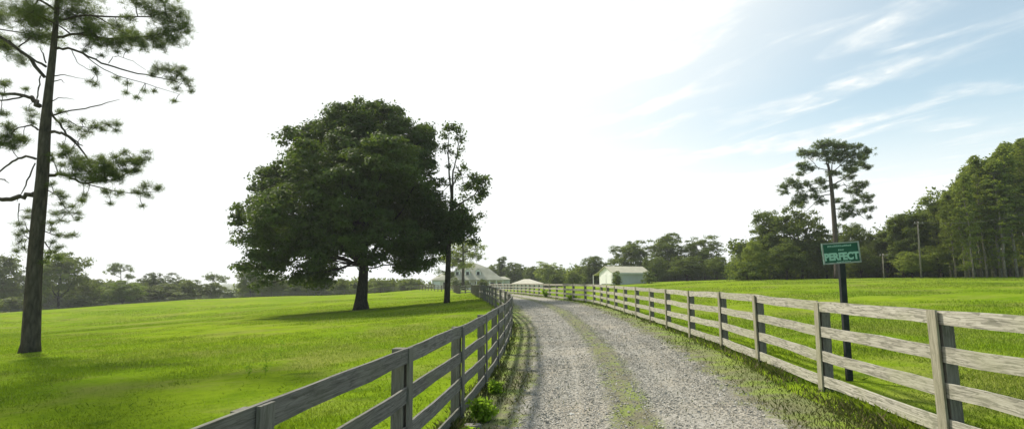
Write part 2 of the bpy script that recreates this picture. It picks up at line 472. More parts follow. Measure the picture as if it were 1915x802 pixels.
# ------------------------------------------------------------------ grass and gravel
def blades(x, y, h, w, lean=.45):
    n = len(x)
    z = terr(x, y) - .015
    a = RNG.uniform(0, 6.283, n); b = RNG.uniform(0, 6.283, n)
    ln = np.abs(RNG.normal(0, lean, n)) * h
    base = np.stack([x, y, z], -1)
    side = np.stack([np.cos(a), np.sin(a), np.zeros(n)], -1) * (w / 2)[:, None]
    tip = base + np.stack([np.cos(b) * ln, np.sin(b) * ln, h], -1)
    mid = base + np.stack([np.cos(b) * ln * .3, np.sin(b) * ln * .3, h * .6], -1)
    V = np.stack([base - side, base + side, mid + side * .75, tip], 1)   # quad-ish blade
    return V.reshape(-1, 3)

def scatter(n, y0, y1, spread=1.12, pad=1.5):
    y = y0 * (y1 / y0) ** RNG.random(n)
    q = RNG.random(n) < .86
    x = np.where(q, RNG.uniform(-1, 1, n), RNG.normal(0, 1, n) * 1.25) * (y * spread + pad)
    return x, y

def make_grass():
    x, y = scatter(700000, 2.0, 90)
    l, r = roadL(y), roadR(y)
    e = np.minimum(x - l, r - x)
    s = (x - l) / (r - l)
    wob = nz(x, y, 2.5, 1) * .16 + nz(x, y, 7, 2) * .1
    on = (e + wob) > .0
    med = (np.abs(s - .495) + wob * .16) < (.075 + .02 * np.clip((y - 8) / 10, -.6, 1))
    keep = (~on) | (on & med & (RNG.random(len(x)) < .75 + .35 * nz(x, y, 3, 5)))
    stray = on & ~med & (RNG.random(len(x)) < .025)
    verge = (~on) & (e > -1.15)
    # verge: sparse and patchy near the gravel
    thin = verge & (RNG.random(len(x)) > .5 + .4 * nz(x, y, 1.6, 8) + np.clip(-e - .3, 0, 1) * .5)
    keep = (keep & ~thin) | stray
    x, y, e, on, verge = x[keep], y[keep], e[keep], on[keep], verge[keep]
    n = len(x)
    patch = nz(x, y, 1.4, 6)
    h = RNG.uniform(.03, .075, n) * (1 + .15 * patch)
    h = np.where(on, h * .8, h); h = np.where(verge, h * 1.15, h)
    # unmown strips under the fences
    lf = np.interp(y, [p[1] for p in LF], [p[0] for p in LF]); rf = np.interp(y, [p[1] for p in RF], [p[0] for p in RF])
    nf = np.minimum(np.abs(x - lf), np.abs(x - rf))
    h = h * (1 + 1.3 * np.exp(-(nf / .22) ** 2) * (1 + .6 * nz(x, y, 2.1, 12)))
    h = np.clip(h, .02, .45) * np.clip(1.0 + (y - 10) * .008, 1, 1.5)
    w = (.0035 + .00075 * y) * RNG.uniform(.7, 1.4, n)
    V = blades(x, y, h, w)
    rnd = np.clip(RNG.random(n) * .7 + .12 + .12 * patch + np.where(verge | on, .2, 0), 0, 1)
    vm = verge | on
    vb = V.reshape(-1, 4, 3)
    link_mesh('grass', np_mesh('grass', vb[~vm].reshape(-1, 3), 4, rnd[~vm]), M['blade'], kind='stuff')
    link_mesh('verge_grass', np_mesh('verge_grass', vb[vm].reshape(-1, 3), 4, RNG.random(vm.sum())), M['vblade'], kind='stuff')
    # coarse dark tufts in the pasture
    cx, cy = scatter(420, 6, 110)
    k = (roadL(cy) - 1.6 > cx) | (roadR(cy) + 1.7 < cx)
    cx, cy = cx[k], cy[k]
    m = 46
    size = RNG.uniform(.12, .4, len(cx)) * (1 + cy / 60)
    px = np.repeat(cx, m) + RNG.normal(0, 1, len(cx) * m) * np.repeat(size, m)
    py = np.repeat(cy, m) + RNG.normal(0, .7, len(cx) * m) * np.repeat(size, m)
    hh = RNG.uniform(.05, .12, len(px)); ww = (.006 + .0007 * py)
    V = blades(px, py, hh, ww, .5)
    link_mesh('grass_tufts', np_mesh('grass_tufts', V, 4, RNG.uniform(0, .3, len(px))), M['blade'], kind='stuff')

def make_gravel():
    n = 170000
    y = 4.5 * (45 / 4.5) ** RNG.random(n)
    l, r = roadL(y), roadR(y)
    s = RNG.random(n) * 1.12 - .06
    x = l + (r - l) * s
    wob = nz(x, y, 2.5, 1) * .16
    e = np.minimum(x - l, r - x) + wob
    med = np.abs(s - .495) < .05
    p = np.where(e > .05, 1.0, .25) * np.where(med, .3, 1.0) * (.75 + .35 * nz(x, y, 1.1, 21))
    k = RNG.random(n) < p
    x, y, s = x[k], y[k], s[k]; n = len(x)
    sz = np.clip(RNG.lognormal(-5.05, .45, n), .0035, .03) * (1 + y * .012)
    rut = np.exp(-((s - .25) / .1) ** 2) + np.exp(-((s - .75) / .1) ** 2)
    z = terr(x, y) + .012 - rut * .035 + np.exp(-((s - .495) / .06) ** 2) * .03 + nz(x, y, 2.2, 9) * .008
    c = np.stack([x, y, z + sz * .15], -1)
    th = RNG.uniform(0, 6.283, n)
    ax = np.stack([np.cos(th), np.sin(th), RNG.uniform(-.3, .3, n)], -1)
    ay = np.stack([-np.sin(th), np.cos(th), RNG.uniform(-.3, .3, n)], -1)
    az = np.stack([RNG.uniform(-.3, .3, n), RNG.uniform(-.3, .3, n), np.ones(n)], -1)
    def sc(lo, hi): return (sz * RNG.uniform(lo, hi, n))[:, None]
    # eight corners of a lumpy stone
    cs = []
    for k in range(8):
        sx, sy, sg = (1 if k & 1 else -1), (1 if k & 2 else -1), (1 if k & 4 else -1)
        cs.append(c + ax * sx * sc(.5, 1.0) + ay * sy * sc(.4, .8) + az * sg * sc(.3, .65))
    quads = ((0, 2, 3, 1), (4, 5, 7, 6), (0, 1, 5, 4), (2, 6, 7, 3), (0, 4, 6, 2), (1, 3, 7, 5))
    V = np.stack([np.stack([cs[i] for i in q], 1) for q in quads[1:]], 1)    # n,5,4,3
    link_mesh('gravel', np_mesh('gravel', V.reshape(-1, 3), 4, np.repeat(RNG.random(n), 5)), M['stone'], kind='stuff')

# ------------------------------------------------------------------ trees
def leaf_cloud(cent, size, elong=.55, nrm=None):
    """one rhombic leaf spray per centre, lying roughly across nrm where given"""
    n = len(cent)
    a = RNG.normal(0, 1, (n, 3)); b = RNG.normal(0, 1, (n, 3))
    if nrm is not None:
        m = nrm / (np.linalg.norm(nrm, axis=1)[:, None] + 1e-6) + RNG.normal(0, .38, (n, 3))
        m /= np.linalg.norm(m, axis=1)[:, None]
        a -= (a * m).sum(1)[:, None] * m
        b = np.cross(m, a)
    a /= np.linalg.norm(a, axis=1)[:, None]
    b -= (a * b).sum(1)[:, None] * a
    b /= np.linalg.norm(b, axis=1)[:, None]
    s = (size * RNG.uniform(.6, 1.3, n))[:, None]
    a = a * s; b = b * s * elong
    return np.stack([cent - a, cent + b, cent + a, cent - b], 1).reshape(-1, 3)

def crown_from_lobes(lobes, clumps, per, clump_r, leaf, bottom=.5, inner=.14):
    """lobes: (cx,cy,cz,rx,ry,rz). returns leaf centres, sizes and per-clump shade values"""
    L = np.array(lobes, float)
    area = (L[:, 3] * L[:, 5] + L[:, 4] * L[:, 5] + L[:, 3] * L[:, 4])
    cnt = np.maximum(3, (clumps * area / area.sum())).astype(int)
    C = []
    for lb, k in zip(L, cnt):
        d = RNG.normal(0, 1, (k * 2, 3)); d /= np.linalg.norm(d, axis=1)[:, None]
        keep = (d[:, 2] > -.35) | (RNG.random(len(d)) < bottom)
        d = d[keep][:k]
        r = np.where(RNG.random(len(d)) < inner, RNG.uniform(.2, .8, len(d)), RNG.uniform(.82, 1.08, len(d)))
        C.append(lb[:3] + d * lb[3:6] * r[:, None])
    C = np.concatenate(C)
    n = len(C)
    cr = clump_r * RNG.uniform(.6, 1.35, n)
    cen = np.repeat(C, per, 0)
    d = RNG.normal(0, 1, (n * per, 3)); d /= np.linalg.norm(d, axis=1)[:, None]
    d[:, 2] = np.where((d[:, 2] < -.1) & (RNG.random(n * per) < .75), -d[:, 2], d[:, 2])
    off = d * (RNG.uniform(.55, 1.0, n * per) * (1 + .25 * RNG.normal(0, 1, n * per) ** 2 * .5))[:, None] * np.repeat(cr, per)[:, None]
    off[:, 2] *= .62
    d[:, 2] += .35
    return C, cen + off, np.full(n * per, leaf), np.repeat(RNG.random(n), per) * .5 + RNG.random(n * per) * .5, d

def limb(mb, a, b, r0, r1, seed, seg=5, bow=.12, n=6):
    r = random.Random(seed)
    a, b = Vector(a), Vector(b)
    d = (b - a); L = d.length
    pts, rad = [], []
    side = Vector((r.uniform(-1, 1), r.uniform(-1, 1), r.uniform(-.2, .9))) * L * bow
    for i in range(seg + 1):
        t = i / seg
        j = Vector((r.uniform(-1, 1), r.uniform(-1, 1), r.uniform(-1, 1))) * L * .025 * (0 < i < seg)
        pts.append(a + d * t + side * math.sin(t * math.pi) + j)
        rad.append(r0 * (1 - t) ** .8 + r1 * t ** .8 if 0 < t < 1 else (r0 if t == 0 else r1))
    mb.tube(pts, rad, n, seed=seed)
    return pts

def broad_tree_meshes(nm, lobes, trunk_h, r0, clumps, per, clump_r, leaf, seed, lean=(0, 0), twigs=40, n=9, bottom=.5):
    """returns (trunk mesh, crown mesh), local coords, base at origin"""
    r = random.Random(seed)
    mb = MB()
    top = Vector((lean[0], lean[1], trunk_h))
    H = max(l[2] + l[5] for l in lobes)
    pts = [Vector((0, 0, -.3)), Vector((0, 0, .05)), Vector((0, 0, trunk_h * .15 + .2)), top * .5, top]
    mb.tube(pts, [r0 * 1.9, r0 * 1.55, r0 * 1.08, r0 * .92, r0 * .85], n, rough=.07, seed=seed)
    C, cen, sz, sh, nd = crown_from_lobes(lobes, clumps, per, clump_r, leaf, bottom)
    crown_c = Vector((sum(l[0] for l in lobes) / len(lobes), sum(l[1] for l in lobes) / len(lobes), trunk_h + (H - trunk_h) * .62))
    mains = []
    lead = limb(mb, top * .98, crown_c, r0 * .72, r0 * .25, seed + 1, 6, .05, n)
    for i, lb in enumerate(lobes):
        c = Vector(lb[:3])
        st = top * r.uniform(.82, 1.0) if c.z < crown_c.z else lead[r.randint(1, 4)]
        mains.append(limb(mb, st, c, r0 * (r.uniform(.28, .42) if c.z > trunk_h + 2 else .14), r0 * .05, seed + 10 + i, 6, .12, 6))
    idx = RNG.permutation(len(C))[:twigs]
    for k, i in enumerate(idx):
        c = Vector(C[i]); best = None; bd = 1e9
        for m in mains:
            for p in m[1:]:
                dd = (p - c).length
                if dd < bd: bd, best = dd, p
        limb(mb, best, c, r0 * .06, r0 * .015, seed + 500 + k, 3, .1, 4)
    return mb.mesh('trunk', None, True), np_mesh('crown', leaf_cloud(cen, sz, .55, nd), 4, sh)

def tuft_cloud(cent, length, width, per, droop=.0):
    """spiky pine needle tufts: per needles radiate from each centre"""
    n = len(cent)
    c = np.repeat(cent, per, 0)
    c = c + RNG.normal(0, length * .24, (n * per, 3)) * np.array([1, 1, .6])
    d = RNG.normal(0, 1, (n * per, 3)); d[:, 2] += .45 - droop
    d /= np.linalg.norm(d, axis=1)[:, None]
    s = RNG.normal(0, 1, (n * per, 3)); s -= (s * d).sum(1)[:, None] * d; s /= np.linalg.norm(s, axis=1)[:, None]
    L = (length * RNG.uniform(.6, 1.15, n * per))[:, None]
    w = width * RNG.uniform(.7, 1.3, n * per)[:, None]
    return np.stack([c - s * w * .4, c + s * w * .4, c + d * L * .6 + s * w * .5, c + d * L], 1).reshape(-1, 3)

def tree(name, base, meshes, tm, cm, label, cat='tree', group=None, sc=(1, 1, 1), rz=0.0, extra=()):
    e = empty(name, base, label, cat, group, rz)
    e.scale = sc
    tr = link_mesh('trunk', meshes[0], tm if not meshes[0].materials else None, e)
    cr = link_mesh('crown', meshes[1], cm if not meshes[1].materials else None, e)
    return e

def px_pts(lst, Y, base):
    return [P(x, y, Y + (dy if dy is not None else 0)) - base for x, y, dy in lst]

# --- the great oak ------------------------------------------------
def make_oak():
    Y = 52.0
    base = P(675, 578, Y); base.z = tz(base.x, base.y)
    k = Y / F
    # (px, py, radius px x, radius px z, depth offset m)
    L = [(690,258,84,72,0),(620,262,70,52,1),(750,290,70,62,0),(580,320,66,62,2),(783,345,46,72,-1),(628,332,58,46,-5),(732,342,56,46,-4),(680,300,60,42,-3),(684,388,62,46,-7),(650,380,100,80,3),
         (540,350,58,55,0),(490,352,42,42,1),(515,420,60,52,-2),(600,420,80,62,-5),(740,400,85,70,4),(800,420,48,60,2),(560,470,72,46,-3),
         (500,470,42,50,1),(530,505,46,34,-4),(640,450,80,42,-5),(750,448,66,32,-3),(790,458,46,36,3),(700,300,80,60,5),(600,300,60,52,6),
         (480,395,34,30,3),(560,272,36,32,-1),(720,222,52,28,1),(655,228,52,32,-1),(600,240,40,30,2),(788,262,30,34,0),(775,480,50,34,0),(765,502,46,26,2),(715,488,34,22,-4),(585,500,42,26,2),
         (700,440,70,46,-6),(745,345,70,60,-6),(505,535,26,14,-2),(640,495,30,20,-7),(470,450,20,18,-2),(690,380,80,60,6),(555,395,60,60,5),(600,515,46,26,-1),(560,528,40,18,2),(745,470,40,24,2),(578,262,46,40,1),(785,256,38,34,1)]
    lobes = []
    for x, y, rx, rz, dy in L:
        p = P(x, y, Y) - base
        lobes.append((p.x, dy * 1.1, p.z, (rx - 11) * k, ((rx + rz) * .5 - 9) * k, (rz - 7) * k))
    me = broad_tree_meshes('oak', lobes, 4.8, .52, 2500, 92, .8, .16, 5, (.15, 0), 160, 14, .6)
    tree('oak_tree', base, me, M['bark'], M['oak'], 'huge round-crowned oak standing alone in the left pasture, dark and dense')

def branch_tree(name, Y, trunk, branches, clumps, label, tm, cm, spread=1.0, dscale=1.0, cat='tree', kind='pine', tufts=9, tl=.3, tw=.02, per=22, group=None, auto=True, dens=1.0, trunk_n=10):
    """a tree drawn from the photo's own branch pattern and given depth. trunk: (px,py,width px);
    branches: list of [(px,py,w),...]; clumps: (px,py,r px[,depth m])"""
    b = trunk[0]
    k = Y / F * math.cos(math.atan((b[0] - CX) / F))
    base = P(b[0], b[1], Y); base.z = tz(base.x, base.y)
    r = random.Random(int(b[0]))
    mb = MB()
    tp = [P(x, y, Y) - base for x, y, w in trunk]
    tp[0].z = -.25
    mb.tube(tp, [w * k / 2 for x, y, w in trunk], trunk_n, rough=.06, seed=3)
    ends = []
    for bi, br in enumerate(branches):
        sgn = r.choice((-1, 1)) * r.uniform(.3, 1.0)
        dep = sgn * (abs(br[-1][0] - br[0][0]) * k) * .45 * dscale
        pts = []
        x0 = br[0][0]
        for i, (x, y, w) in enumerate(br):
            t = i / (len(br) - 1)
            pts.append(P(x, y, Y) - base + Vector((0, dep * t, 0)))
        # subdivide
        q, rad = [], []
        for i in range(len(pts) - 1):
            for j in range(3):
                t = j / 3
                q.append(pts[i].lerp(pts[i + 1], t) + Vector((r.uniform(-1, 1), r.uniform(-1, 1), r.uniform(-1, 1))) * .05 * (br[i][2] * k * 6 + .12) * (i + j > 0))
                rad.append((br[i][2] * (1 - t) + br[i + 1][2] * t) * k / 2)
        q.append(pts[-1]); rad.append(max(br[-1][2], .5) * k / 2)
        mb.tube(q, rad, 6, seed=bi)
        ends += [(p, d) for p, d in zip(q[2:], rad[2:])]
    cents = []; shade = []
    for ci, c in enumerate(clumps):
        cx, cy, cr = c[:3]
        dd = c[3] if len(c) > 3 else None
        p = P(cx, cy, Y) - base
        # hang the clump at the depth of the nearest branch end
        near = min(ends, key=lambda e: (e[0].x - p.x) ** 2 + (e[0].z - p.z) ** 2 + .15 * (e[0].y) ** 2) if ends else None
        if dd is not None: p.y = dd
        elif near is not None: p.y = near[0].y + r.uniform(-1, 1) * cr * k * .6
        R_ = cr * k
        n = max(7 if kind == 'pine' else 3, int(tufts * dens * (cr / 14.0) ** 2))
        off = RNG.normal(0, .56, (n, 3)) * np.array([R_ * 1.15, R_, R_ * .66]) * spread
        pc = np.array(p)[None] + off
        cents.append(pc); shade.append(np.full(n, r.random()))
        src = near[0] if near is not None else tp[-2]
        if auto:
            limb(mb, src, p, max(.012, min(.09, R_ * .06)), .01, ci + 900, 4, .12, 4)
        for j in range(min(n, 6 if kind == 'pine' else 5)):
            limb(mb, p, Vector(pc[j]), .012 + R_ * .01, .006, ci * 17 + j, 2, .08, 3)
    C = np.concatenate(cents); S = np.concatenate(shade)
    if kind == 'pine':
        V = tuft_cloud(C, tl, tw, per); sh = np.repeat(S, per) * .7 + RNG.random(len(C) * per) * .3
    else:
        cen = np.repeat(C, per, 0) + RNG.normal(0, tl, (len(C) * per, 3))
        V = leaf_cloud(cen, np.full(len(cen), tw)); sh = np.repeat(S, per) * .6 + RNG.random(len(cen)) * .4
    tm_ = mb.mesh('trunk', None, True); cm_ = np_mesh('crown', V, 4, sh)
    return tree(name, base, (tm_, cm_), tm, cm, label, cat, group)

def make_near_pine():
    trunk = [(55,658,50),(57,640,38),(62,550,34),(67,470,30),(73,400,29),(79,330,27),(84,250,25),(90,180,19),(99,100,15),(104,50,12),(109,-20,10),(112,-90,8),(114,-160,5),(115,-220,2)]
    B = [
     [(98,216,5),(130,214,3.6),(180,211,3),(220,209,2.6),(262,204,.8)],
     [(96,190,3),(112,185,2),(130,186,1.5),(148,190,.6)],
     [(98,143,3.2),(118,139,2),(135,142,1.3),(150,144,.6)],
     [(97,153,3),(116,150,2),(126,158,.8)],
     [(102,92,7),(125,90,6),(150,96,5.4),(180,113,4.6),(215,124,3.8),(260,133,3),(300,140,2),(335,150,1)],
     [(150,97,3),(175,120,2.4),(205,134,2),(250,145,1.6),(310,162,.8)],
     [(134,94,2),(146,118,1.6),(165,130,1.4),(185,140,.8)],
     [(203,119,2),(208,105,1.6),(216,102,1.4),(240,110,1.2),(262,125,.8)],
     [(101,70,7),(140,60,6),(190,66,5),(250,60,3.5),(305,42,1.5)],
     [(103,40,6),(150,25,5),(200,22,4),(260,18,3),(300,0,1.2)],
     [(105,10,6),(160,-20,5),(220,-50,3),(270,-60,1.2)],
     [(104,20,6),(60,-10,5),(10,-40,3.5),(-50,-60,1.5)],
     [(84,145,9),(62,114,9),(40,92,8.5),(10,75,7),(-30,52,5),(-70,20,2)],
     [(86,125,7),(66,112,5),(45,98,5),(30,82,4)],
     [(35,88,4),(55,80,3),(72,70,1.5)],
     [(74,198,13),(55,185,11),(40,176,9),(10,168,8),(-30,165,6),(-70,150,2)],
     [(45,180,4),(20,190,4),(-10,192,3),(-50,200,1.5)],
     [(71,243,5),(55,233,4),(30,236,3),(5,250,1.5)],
     [(66,297,7),(45,292,6),(22,297,5.5),(0,310,4.5),(-35,335,2)],
     [(64,362,13),(45,368,12),(20,374,11),(-5,373,10),(-40,362,7),(-90,340,3)],
     [(66,305,3),(58,330,3.6),(48,355,2.6),(38,378,1)],
     [(76,142,3),(72,165,3.5),(68,185,3)],
     [(86,118,3.5),(80,100,3),(72,88,1.5)],
     [(95,208,6),(112,232,5),(128,252,4.5),(148,268,4),(160,274,2)],
     [(128,225,3),(150,238,2),(185,243,2),(215,238,1)],
     [(95,247,8),(118,250,7),(140,262,6),(158,280,4.5),(176,305,3)],
     [(92,328,9),(120,326,7),(140,334,6),(165,345,4.5),(200,342,4),(235,338,3),(265,322,2),(290,300,1)],
     [(165,345,3),(200,355,2.5),(235,358,2),(275,352,1)],
     [(88,355,3),(105,365,2),(120,390,1.5),(135,410,.7)],
     [(80,430,3),(95,438,2),(115,440,.8)],
     [(62,440,3),(48,428,2),(38,410,1)],
     [(36,380,3),(33,400,2),(36,420,1)],
     [(60,455,3),(46,440,2),(35,440,1)],
     [(84,452,3),(98,470,2),(112,478,.8)],
     [(0,335,3),(10,336,3),(20,343,1)],
    ]
    C = [
     # high crown, reaching above the frame
     (70,-10,46,-1),(110,10,50,1),(150,0,44,-1),(60,35,38,0),(100,45,34,-1),(140,45,34,1),(170,55,24,0),(30,10,40,1),(25,55,26,-1),(60,70,24,0),(10,90,20,0),
     (40,110,18,0),(15,30,30,2),(-25,20,42,0),(-40,60,30,1),(175,25,30,2),(120,-50,60,0),(60,-60,52,2),(180,-50,48,-2),(0,-50,50,-1),(115,-110,52,0),(115,-165,40,0),(115,-205,20,0),(-30,-90,30,0),
     (190,75,20),(215,72,22),(240,66,22),(262,58,26),(285,48,26),(305,62,22),(318,40,22),(290,22,26),(265,10,26),(310,8,24),(240,-12,26),(280,-18,26),(328,28,12),(255,80,14),(285,78,12),(205,40,16),(225,25,14),
     # long drooping branch tip
     (280,120,13),(298,118,14),(315,128,14),(330,138,12),(325,118,10),(305,140,13),(336,150,9),(270,130,10),(318,158,9),(300,175,6),(340,163,5),
     # wisps under it
     (160,82,8),(150,92,5),(175,78,6),(182,100,4),(165,72,7),(185,140,7),(180,132,5),(200,138,6),(222,148,7),(218,165,6),(235,172,6),(180,162,7),(172,155,5),(232,92,4),(190,72,6),
     (250,160,4),(262,158,4),(215,95,3),
     # middle right sprays
     (122,212,9),(118,228,10),(130,238,8),(160,228,4),(158,245,8),(172,248,9),(185,240,11),(200,246,9),(212,238,10),(228,236,9),(230,250,5),(160,255,9),
     (118,275,11),(125,292,14),(138,305,16),(152,318,15),(120,308,10),(160,300,11),(150,332,15),(170,340,14),(118,325,8),
     (185,310,16),(198,322,18),(212,310,15),(222,328,18),(205,340,16),(185,335,16),(235,338,14),(245,310,15),(250,292,10),(262,305,13),(275,312,14),(286,305,12),(290,292,8),(268,325,12),(255,345,12),(275,350,9),(240,358,12),(262,362,9),(278,345,8),(190,355,12),(210,360,10),
     (215,320,22),(175,322,18),(200,300,12),(255,325,14),(140,285,14),(230,300,10),
     # hanging low sprays
     (98,345,9),(108,360,10),(120,368,9),(112,380,10),(130,385,9),(118,398,9),(138,398,8),(102,400,9),(110,412,9),(95,418,9),(145,375,8),(160,375,8),(170,368,6),(102,440,8),(115,440,9),(98,455,7),(128,438,7),(98,300,6),(96,290,5),(200,380,5),(250,382,5),(90,430,8),(140,410,5),
     (42,405,9),(36,420,9),(44,435,9),(32,440,8),(38,452,9),(28,470,6),(46,465,6),(52,395,6),(100,470,9),(108,462,9),(112,482,7),(92,480,6),(84,490,6),
     # left sprays
     (10,215,13),(0,235,18),(12,255,18),(30,262,15),(42,258,10),(20,275,14),(-15,260,22),(2,270,16),(55,215,10),(60,230,8),(48,205,6),(-25,230,18),(10,180,6),(30,160,5),(-10,150,14),
    ]
    t = branch_tree('pine_tree', 22.0, trunk, B, C, 'tall old pine nearest the left edge, bare trunk and ragged drooping branches', M['pbark'], M['needle'], tufts=22, tl=.19, tw=.0115, per=24, dens=1.2, trunk_n=16)

def zc(o, s, lst): return [(o[0] + a / s, o[1] + b / s, c / s) for a, b, c in lst]

def make_tall_pine():
    Y = 94
    tr = [(1566,522,16),(1565,505,11),(1563,460,10),(1560,410,9),(1556,360,8),(1552,325,6.5),(1548,305,4)]
    S = 4.01; O = (1440, 250)
    b = [[(460,330,6),(440,270,4.5),(420,230,3.5),(405,150,2)], [(455,300,4),(500,260,3),(560,200,2.4),(640,150,1.5)], [(470,385,5),(540,350,4),(620,300,3),(700,230,2),(780,225,1)],
         [(430,270,3),(370,260,2.5),(330,200,2),(290,150,1.2)], [(465,350,3),(350,370,2.4),(270,385,2),(180,400,1)], [(470,450,4),(380,470,3),(320,520,2),(240,590,1)],
         [(480,515,4),(560,510,3.4),(640,510,2.6),(700,500,1.5),(800,490,.8)], [(600,545,2),(650,600,1.6),(690,640,1),(720,635,.7)], [(470,420,3),(400,440,2),(300,460,1.5),(250,500,1)],
         [(480,560,3),(540,580,2),(600,600,1)], [(550,370,2),(600,420,1.6),(620,480,1)], [(350,250,1.6),(310,290,1.2),(250,310,.8)], [(480,410,3),(560,380,2.4),(640,390,2),(700,400,1)], [(455,300,4),(470,200,3),(500,120,1.5)]]
    B = [[(O[0] + x / S, O[1] + y / S, w / 1.6) for x, y, w in br] for br in b]
    c = [(290,130,50),(350,105,50),(420,90,55),(500,100,50),(570,95,50),(640,105,38),(700,145,42),(750,165,38),(790,232,34),(735,212,34),(600,230,48),(660,250,38),(250,240,48),(300,265,38),
         (200,350,48),(140,385,38),(160,425,32),(240,390,42),(270,460,52),(330,480,42),(370,520,36),(230,510,42),(300,370,38),(370,340,26),(690,380,48),(740,370,32),(680,430,42),(780,460,46),
         (808,492,26),(690,500,36),(560,560,48),(600,600,36),(540,625,42),(520,500,30),(700,580,32),(735,570,26),(718,635,20),(440,300,36),(500,300,30),(485,400,28),(420,400,30),(590,430,28),
         (610,320,36),(200,555,26),(480,150,55),(400,155,50),(560,155,55),(350,150,45),(630,180,50),(520,200,40),(230,300,30),(440,200,40),(640,275,40),(400,360,35),(350,420,34),(270,500,38),(560,270,36)]
    C = [(x, y, r_) for x, y, r_ in zc(O, S, c)]
    branch_tree('pine_tree', Y, tr, B, C, 'tall flat-topped pine rising behind the green sign', M['pbark'], M['needle'], tufts=64, tl=.42, tw=.06, per=22, dens=1.35)

def make_lone_small_tree():
    Y = 52.0
    tr = [(835,568,14),(836,558,11),(838,500,9.5),(840,440,8.5),(843,400,7.5),(845,370,6),(846,345,4)]
    B = [[(845,375,4),(840,330,3.2),(838,290,2.4),(840,250,1)], [(845,360,4),(848,320,3.2),(853,300,2.4),(858,270,1.8),(852,240,.8)], [(846,390,4),(866,376,3.4),(885,362,2.6),(898,345,1.2)],
         [(853,310,2),(862,325,1.6),(868,345,.8)], [(843,430,3),(865,425,2),(880,430,1)], [(842,440,3),(820,430,2),(805,425,1)], [(840,455,3),(850,448,2),(856,440,1)], [(846,350,2.5),(852,335,2),(862,318,1)],
         [(858,278,1.4),(864,262,1),(866,248,.6)], [(866,376,2),(870,395,1.4),(878,405,.8)]]
    C = [(838,240,7),(848,238,7),(858,245,6),(832,255,6),(862,262,6),(852,262,4),(834,275,6),(842,285,4),(864,280,4),(856,290,4),(838,310,4),(866,310,6),(858,325,5),(850,335,4),
         (885,330,9),(897,335,10),(905,330,7),(893,350,9),(880,345,8),(900,360,8),(888,368,8),(870,350,6),(866,368,5),(905,350,5),(900,405,5),(885,408,6),
         (846,385,12),(862,395,14),(872,410,14),(850,410,18),(835,405,16),(865,425,18),(845,430,20),(828,425,18),(878,430,12),(852,445,16),(832,450,14),(820,445,12),(828,465,10),(815,400,14),(822,370,12),(828,340,6),(884,452,8),]
    branch_tree('slender_tree', Y, tr, B, C, 'slender half-bare tree with dark straight trunk close beside the huge oak', M['bark'], M['oak'], kind='leaf', tufts=26, tl=.2, tw=.14, per=16, dens=1.3)

def simple_pine(name, Y, bx, by, topx, topy, crown_y, halfw, label, n=26, group=None, w=3.0, mat='needle', trunkmat='pbark', leafy=1.0, seed=0, flat=True):
    r = random.Random(seed + int(bx))
    k = Y / F
    tr = [(bx, by, w * 1.5), (bx + (topx - bx) * .1, by + (topy - by) * .1, w), (bx + (topx - bx) * .5, by + (topy - by) * .5, w * .85), (topx, topy + 3, w * .4)]
    C = []; B = []
    for i in range(n):
        t = r.random()
        y = topy + (crown_y - topy) * t
        prof = (math.sin(min(1, t * 1.25 + .22) * math.pi * .62)) if flat else (1 - t * .3)
        x = topx + r.uniform(-1, 1) * halfw * prof
        C.append((x, y, halfw * r.uniform(.22, .34), r.uniform(-1, 1) * halfw * k * .8 * prof))
    for i in range(7):
        t = r.uniform(.1, .9); y = topy + (crown_y - topy) * t; s = r.choice((-1, 1))
        B.append([(topx, y + halfw * .25, w * .4), (topx + s * halfw * .4, y + halfw * .1, w * .3), (topx + s * halfw * .75, y, w * .12)])
    return branch_tree(name, Y, tr, B, C, label, M[trunkmat], M[mat], tufts=max(5, int(9 * (14.0 / (halfw * .28)) ** 2 * .5 * leafy)), tl=k * 4.2, tw=k * .75, per=14, group=group, auto=True)

# --- prototypes for background trees ------------------------------
def proto(seed, H, W, trunk_h, style='round', clumps=230, per=34, leaf=.3, clump_r=1.0):
    r = random.Random(seed)
    lobes = []
    n = 11 if style != 'tall' else 13
    for i in range(n):
        t = (i + .5) / n
        z = trunk_h * .9 + (H - trunk_h) * (.12 + .8 * t)
        if style == 'round': prof = math.sin(math.pi * (.18 + .72 * t)) ** .7
        elif style == 'spread': prof = math.sin(math.pi * (.3 + .55 * t)) ** .6
        elif style == 'bush': prof = math.cos(t * 1.35)
        else: prof = .75 * math.sin(math.pi * (.22 + .66 * t)) ** .5
        a = i * 2.4 + r.uniform(-.5, .5); rr = W * .5 * prof * r.uniform(.35, .68)
        s = W * .5 * r.uniform(.34, .52) * (.7 + .3 * prof)
        lobes.append((math.cos(a) * rr, math.sin(a) * rr, z, s, s, min(s * .8, (H - trunk_h) * .25)))
    if style == 'bush': lobes += [(math.cos(a) * W * .3, math.sin(a) * W * .3, H * .25, W * .25, W * .25, H * .25) for a in (0, 1.6, 3.1, 4.7)]
    zt = max(l[2] + l[5] for l in lobes)
    lobes = [(l[0], l[1], l[2] - (zt - H) * (l[2] / zt), l[3], l[4], l[5]) for l in lobes]
    return broad_tree_meshes('p', lobes, trunk_h, max(.12, H * .022), clumps, per, clump_r, leaf, seed, (r.uniform(-.3, .3), 0), 26, 7, .55)

